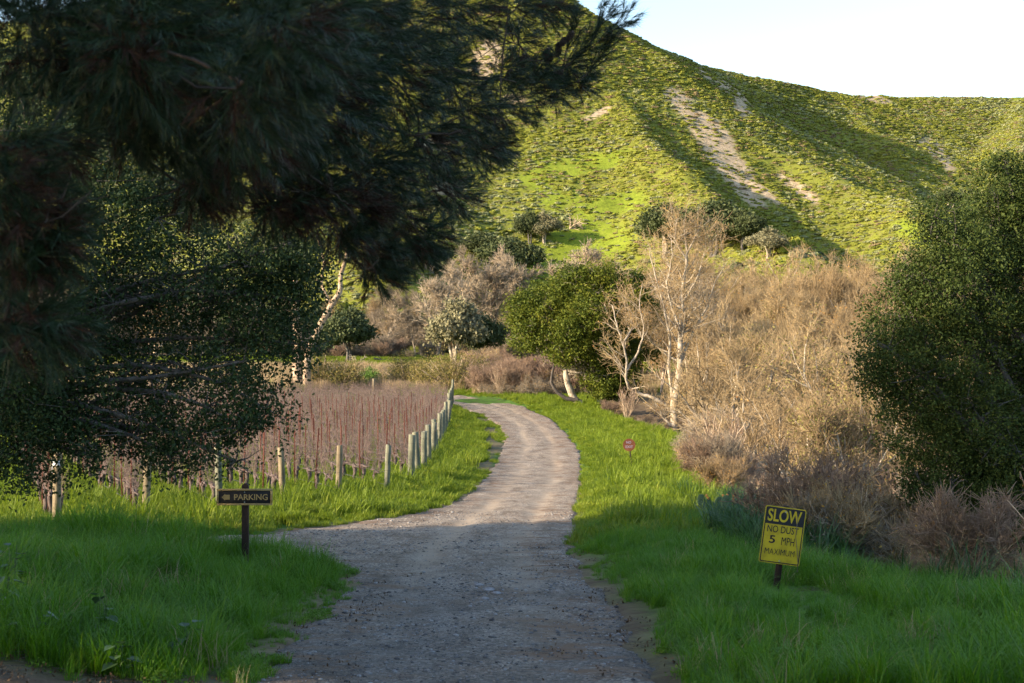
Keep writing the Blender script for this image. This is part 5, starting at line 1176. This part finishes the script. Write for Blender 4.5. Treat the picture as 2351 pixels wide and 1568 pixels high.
for P in tips[:1]:
    for i in range(8, len(P)):
        a = P[i]; e = unit(rng, 1)[0]; e[2] = abs(e[2]) * .6; Pn.append((a + e * .12)[None]); Dn.append(e[None])
for a, b, Y in [(1388, 40, 12.6), (1430, 50, 12.8), (1370, 20, 12.6)]:
    for q_ in range(3): Pn.append((W(a, b, Y) - pb)[None]); Dn.append((np.array([.6, .2, .9]) + .9 * unit(rng, 1)[0])[None])
Pn = np.concatenate(Pn); Dn = np.concatenate(Dn); Pd = np.concatenate(Pd); Dd = np.concatenate(Dd); print('pine sprays', len(Pn), len(Pd))
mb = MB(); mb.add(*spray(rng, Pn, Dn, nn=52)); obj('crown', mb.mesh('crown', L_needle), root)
mb = MB(); mb.add(*spray(rng, Pd, Dd, nn=40)); obj('dead_needles', mb.mesh('dead_needles', L_needle_dead), root)
def cone_mesh():
    mb = MB(); n = 11; z = np.linspace(0, -.105, n); r = .026 * np.sin(np.linspace(.35, 2.95, n)) ** .8; V, q_ = tube(np.stack([0 * z, 0 * z, z], 1), r * .7, 10); mb.add(V, q_); mb.add(V[:10], [list(range(10))]); mb.add(V[-10:], [list(range(10))[::-1]])
    for i in range(1, n - 1):
        for j in range(7):
            a = 6.283 * (j + .5 * (i % 2)) / 7; u = np.array([math.cos(a), math.sin(a), 0]); t = np.array([-math.sin(a), math.cos(a), 0]); p = u * r[i] * .6 + np.array([0, 0, z[i]]); e = u * r[i] * 1.12 + np.array([0, 0, z[i] - .008])
            mb.add([p - t * .007, p + t * .007, e + t * .005 + np.array([0, 0, .002]), e - t * .005 + np.array([0, 0, .002]), p + np.array([0, 0, -.007]), e + np.array([0, 0, -.004])], [[0, 1, 2, 3], [0, 3, 5, 4], [1, 4, 5, 2]])
    return mb.mesh('pine_cone', M_cone)
cm = cone_mesh()
for px, py, Y in [(1317, 70, 12.5), (1297, 86, 12.5), (1281, 96, 12.5), (1262, 108, 12.4), (1269, 121, 12.6), (1205, 124, 12), (1087, 136, 11), (1293, 160, 12.6), (1175, 158, 12), (990, 308, 9.7), (975, 314, 9.7), (873, 270, 8.8), (765, 216, 8.4), (807, 486, 8.9), (863, 502, 9.2), (933, 366, 9.6), (749, 398, 8.3), (1116, 190, 11.8), (845, 180, 9), (700, 250, 7.6)]:
    o = obj('pine_cone', cm, root, W(px, py, Y) - pb); o.rotation_euler = (rng.normal() * .5, rng.normal() * .5 + (.5 if px > 1200 else 0), 0); k = 1.15; o.scale = (k, k, k)
tag(root, 'huge dark pine with long needles overhanging the whole upper left', 'tree')

# ------------------------------------------------------------------ small things near the road
def rock(name, seed, r, mat, parent=None, loc=None, sq=.6):
    rg = np.random.default_rng(seed); n1, n2 = 10, 14; V = []
    for i in range(n1 + 1):
        for j in range(n2):
            a = math.pi * i / n1; b = 2 * math.pi * j / n2; d = np.array([math.sin(a) * math.cos(b), math.sin(a) * math.sin(b), math.cos(a)])
            k = 1 + .22 * math.sin(d[0] * 4 + seed) * math.cos(d[1] * 5 + seed * 2) + .12 * math.sin(d[2] * 9 + d[0] * 7 + seed); V.append(d * k * r * np.array([1.25, .9, sq]))
    mb = MB(); mb.add(V, [[i * n2 + j, (i + 1) * n2 + j, (i + 1) * n2 + (j + 1) % n2, i * n2 + (j + 1) % n2] for i in range(n1) for j in range(n2)])
    return mb.mesh(name, mat, smooth=False)
M_rock = surf('boulder', [(.13, .12, .12), (.27, .26, .26), (.48, .48, .50)], scale=3, bump=.7)
p = onto(385, 24.6); p[2] += .10; tag(obj('boulder', rock('boulder', 2, .40, M_rock, sq=.55), None, p), 'pale-topped grey boulder at the back edge of the left grass bank', 'rock')
p = onto(420, 24.4); p[2] += .02; tag(obj('boulder', rock('boulder', 5, .26, M_rock, sq=.5), None, p, 1), 'smaller darker boulder touching the right side of the pale-topped one', 'rock')
M_stone = surf('gravel_stone', [(.10, .10, .105), (.24, .24, .25), (.42, .41, .40)], scale=2, bump=.3); nts = M_stone.node_tree
st = [rock('stone', 10 + i, .05, M_stone, sq=.55) for i in range(3)]
g_ = M_stone.node_tree; oi = g_.nodes.new('ShaderNodeObjectInfo'); r_ = ramp(g_, [(.06, .058, .06), (.12, .115, .115), (.20, .195, .195), (.34, .33, .32)]); g_.links.new(oi.outputs['Random'], r_.inputs[0]); g_.links.new(r_.outputs[0], g_.nodes['Principled BSDF'].inputs['Base Color'])
X, Y = pts_uniform(-9, 5, 10.5, 42, 95, RG); sd = road_sd(X, Y); k = (sd < .25) & in_view(X, Y, 20) & (RG.random(len(X)) < np.clip(16 / Y, 0, 1) ** 1.7 * (1 - .75 * np.clip(track_of(X, Y), 0, 1)) * (.35 + 1.3 * sm(.35, .7, vn(X * .9, Y * .5, 95))))
X, Y = X[k], Y[k]; n = len(X); sz = (.07 + .30 * RG.random(n) ** 7 + .09 * RG.random(n)) * (1 + .02 * Y); print('stones', n)
scatter('gravel', np.stack([X, Y, road_z(X, Y) + .004], 1), RG.random(n) * 6.28, sz, RG.integers(0, 3, n), st)
for i, (px, py, r) in enumerate([(1122, 1355, .075), (1140, 1362, .06), (1100, 1345, .06), (1112, 1372, .05)]):
    p = np.array([*G0(px, py), 0]); p[2] = float(road_z(np.array([p[0]]), np.array([p[1]]))[0]) + .005
    tag(obj('loose_stone', rock('loose_stone', 30 + i, r, M_rock, sq=.5), None, p), ['largest flat stone of the small heap lying in the middle of the road', 'flat stone lying right beside the largest road stone', 'pale stone at the far side of the small stone heap on the road', 'small stone nearest the camera in the heap on the road'][i], 'stone')
# prickly pear at the brink
M_pad = surf('cactus_pad', [(.05, .09, .045), (.08, .13, .06), (.12, .17, .08)], scale=6, bump=.3); M_fruit = surf('cactus_fruit', [(.50, .20, .05), (.66, .34, .10)], scale=8, bump=0)
p = onto(1648, 37); root = empty('prickly_pear', p); rg = np.random.default_rng(4); u = 37 / F
def pad(c, h, w_, ang, yaw, parent):
    mb = MB(); n1, n2 = 9, 14; V = []
    for i in range(n1 + 1):
        for j in range(n2):
            a = math.pi * i / n1; b = 2 * math.pi * j / n2; zz = -math.cos(a) * h / 2 + h / 2; wr = w_ / 2 * math.sin(a) * (1 + .15 * (zz / h - .5)); V.append([wr * math.cos(b), .12 * w_ * math.sin(a) * math.sin(b), zz])
    mb.add(V, [[i * n2 + j, i * n2 + (j + 1) % n2, (i + 1) * n2 + (j + 1) % n2, (i + 1) * n2 + j] for i in range(n1) for j in range(n2)])
    o = obj('pad', mb.mesh('pad', M_pad, smooth=True), parent, c); o.rotation_euler = (0, ang, yaw); return o
for px, top, w_, h_, ang in [(1613, 1134, 20, 34, -.1), (1650, 1140, 22, 36, .05), (1664, 1136, 24, 34, .15), (1636, 1150, 22, 30, -.2), (1625, 1165, 24, 36, .1), (1672, 1128, 10, 16, .1), (1634, 1140, 12, 22, -.5), (1655, 1165, 26, 36, 0)]:
    c = W(px, top + h_, 37 + rg.normal() * .15) - p; o = pad(c, h_ * u, w_ * u, ang, rg.normal() * .5, root)
for px, py in [(1621, 1138), (1627, 1144), (1671, 1138), (1684, 1139), (1686, 1147), (1689, 1153), (1663, 1138)]:
    mb = MB(); z = np.linspace(0, .085, 6); V, q_ = tube(np.stack([0 * z, 0 * z, z], 1), .036 * np.sin(np.linspace(.5, 2.6, 6)), 8); mb.add(V, q_); mb.add(V[:8], [list(range(8))[::-1]]); mb.add(V[-8:], [list(range(8))]); o = obj('fruit', mb.mesh('fruit', M_fruit, smooth=True), root, W(px, py + 3, 36.9) - p); o.rotation_euler = (rg.normal() * .3, rg.normal() * .3, 0)
tag(root, 'prickly pear cactus with orange fruits rising from dark grass at the ravine brink', 'cactus')
# broad-leaved weeds close to the camera at lower left
M_broad = foliage('broad_leaf', [(.03, .065, .03), (.05, .10, .04), (.10, .18, .05)], trans=.3, per_leaf=.8, rough=.35, spec=.6)
def broad_plant(p, n, h, label, seed):
    rg = np.random.default_rng(seed); root = empty('broadleaf_weed', p); sb = MB(); lb = MB(); a0 = np.zeros(3)
    for i in range(n):
        t = (i + .6) / n; a = rg.random() * 6.28; q0 = np.array([.04 * math.sin(i), 0, h * t * .9]); dr = np.array([math.cos(a), math.sin(a), .5]); q1 = q0 + dr * (.07 + .05 * rg.random()); add_tube(sb, [q0 * np.array([1, 1, .7]), q0, q1], [.004, .0035, .002], 5)
        s_ = .05 + .035 * rg.random(); e = np.array([math.cos(a), math.sin(a), -.25 + .3 * rg.normal()]); e /= np.linalg.norm(e); sdv_ = np.cross(e, [0, 0, 1]); sdv_ /= np.linalg.norm(sdv_); nr = np.cross(sdv_, e)
        oc_ = [(-.15, .45), (.25, .75), (.8, .7), (1.25, .35), (1.9, 0)]; L_ = [q1 + e * s_ * x + sdv_ * s_ * y + nr * s_ * .25 * y for x, y in oc_]; Rr = [q1 + e * s_ * x - sdv_ * s_ * y + nr * s_ * .25 * y for x, y in oc_[:-1]]; M_ = [q1 + e * s_ * x for x in (0, .3, .8, 1.3)]
        V = L_ + Rr + M_; lb.add(V, [[9, 0, 1, 10], [10, 1, 2, 11], [11, 2, 3, 12]]); lb.add(V, [[12, 3, 4]]); lb.add(V, [[9, 10, 6, 5], [10, 11, 7, 6], [11, 12, 8, 7]]); lb.add(V, [[12, 4, 8]])
    add_tube(sb, [(0, 0, -.05), (.02, 0, h * .5), (.04, 0, h * .95)], [.006, .005, .003], 5)
    obj('stem', sb.mesh('stem', M_broad), root); obj('leaves', lb.mesh('leaves', M_broad), root); tag(root, label, 'plant')
for i, (px, Y, n, h, lab) in enumerate([(30, 15.0, 12, .62, 'broad-leaved weed standing taller than the grass at the far left edge'), (235, 13.2, 11, .60, 'broad-leaved weed with an upright stem in the lower left grass'), (420, 13.0, 10, .42, 'broad-leaved weed with glossy heart-shaped leaves right of the upright-stemmed one'), (75, 12.6, 9, .36, 'low broad-leaved weed in the bottom left corner'), (270, 12.2, 9, .30, 'low broad-leaved weed at the bottom edge on bare soil'), (10, 13.6, 9, .5, 'broad-leaved weed cut by the left edge below the tall one')]):
    broad_plant(onto(px, Y), n, h, lab, 40 + i)

L_lit = foliage('fallen_leaf', [(.05, .03, .018), (.11, .065, .035), (.18, .12, .07)], trans=0, per_leaf=.8, rough=.9); rg = np.random.default_rng(5); lt = []
for i in range(2):
    mb = MB(); leaves(mb, rg.normal(size=(14, 3)) * np.array([.10, .10, .008]) + np.array([0, 0, .02]), .035, rg, aspect=.5); a = rg.normal(size=(7, 3)) * np.array([.1, .1, .0]) + np.array([0, 0, .012]); d = unit(rg, 7) * np.array([1, 1, .08]); mb.add(*frust(a, a + d * .13, .0022, .0014, 3), m=1); lt.append(mb.mesh('litter', [L_lit, B_grey]))
X, Y = pts_uniform(-7, 8, 10.8, 30, 16, RG); sd = road_sd(X, Y)
k = in_view(X, Y, 20) & (((sd > -.9) & (sd < .9) & (RG.random(len(X)) < .12)) | ((X < -1.5) & (Y < 14) & (sd > 0))) & (X < edgeX(Y))
X, Y, sd = X[k], Y[k], sd[k]; scatter('leaf_litter', np.stack([X, Y, np.maximum(ground_z(X, Y), np.where(sd < .1, road_z(X, Y), -99))], 1), RG.random(len(X)) * 6.28, .6 + .7 * RG.random(len(X)), RG.integers(0, 2, len(X)), lt)
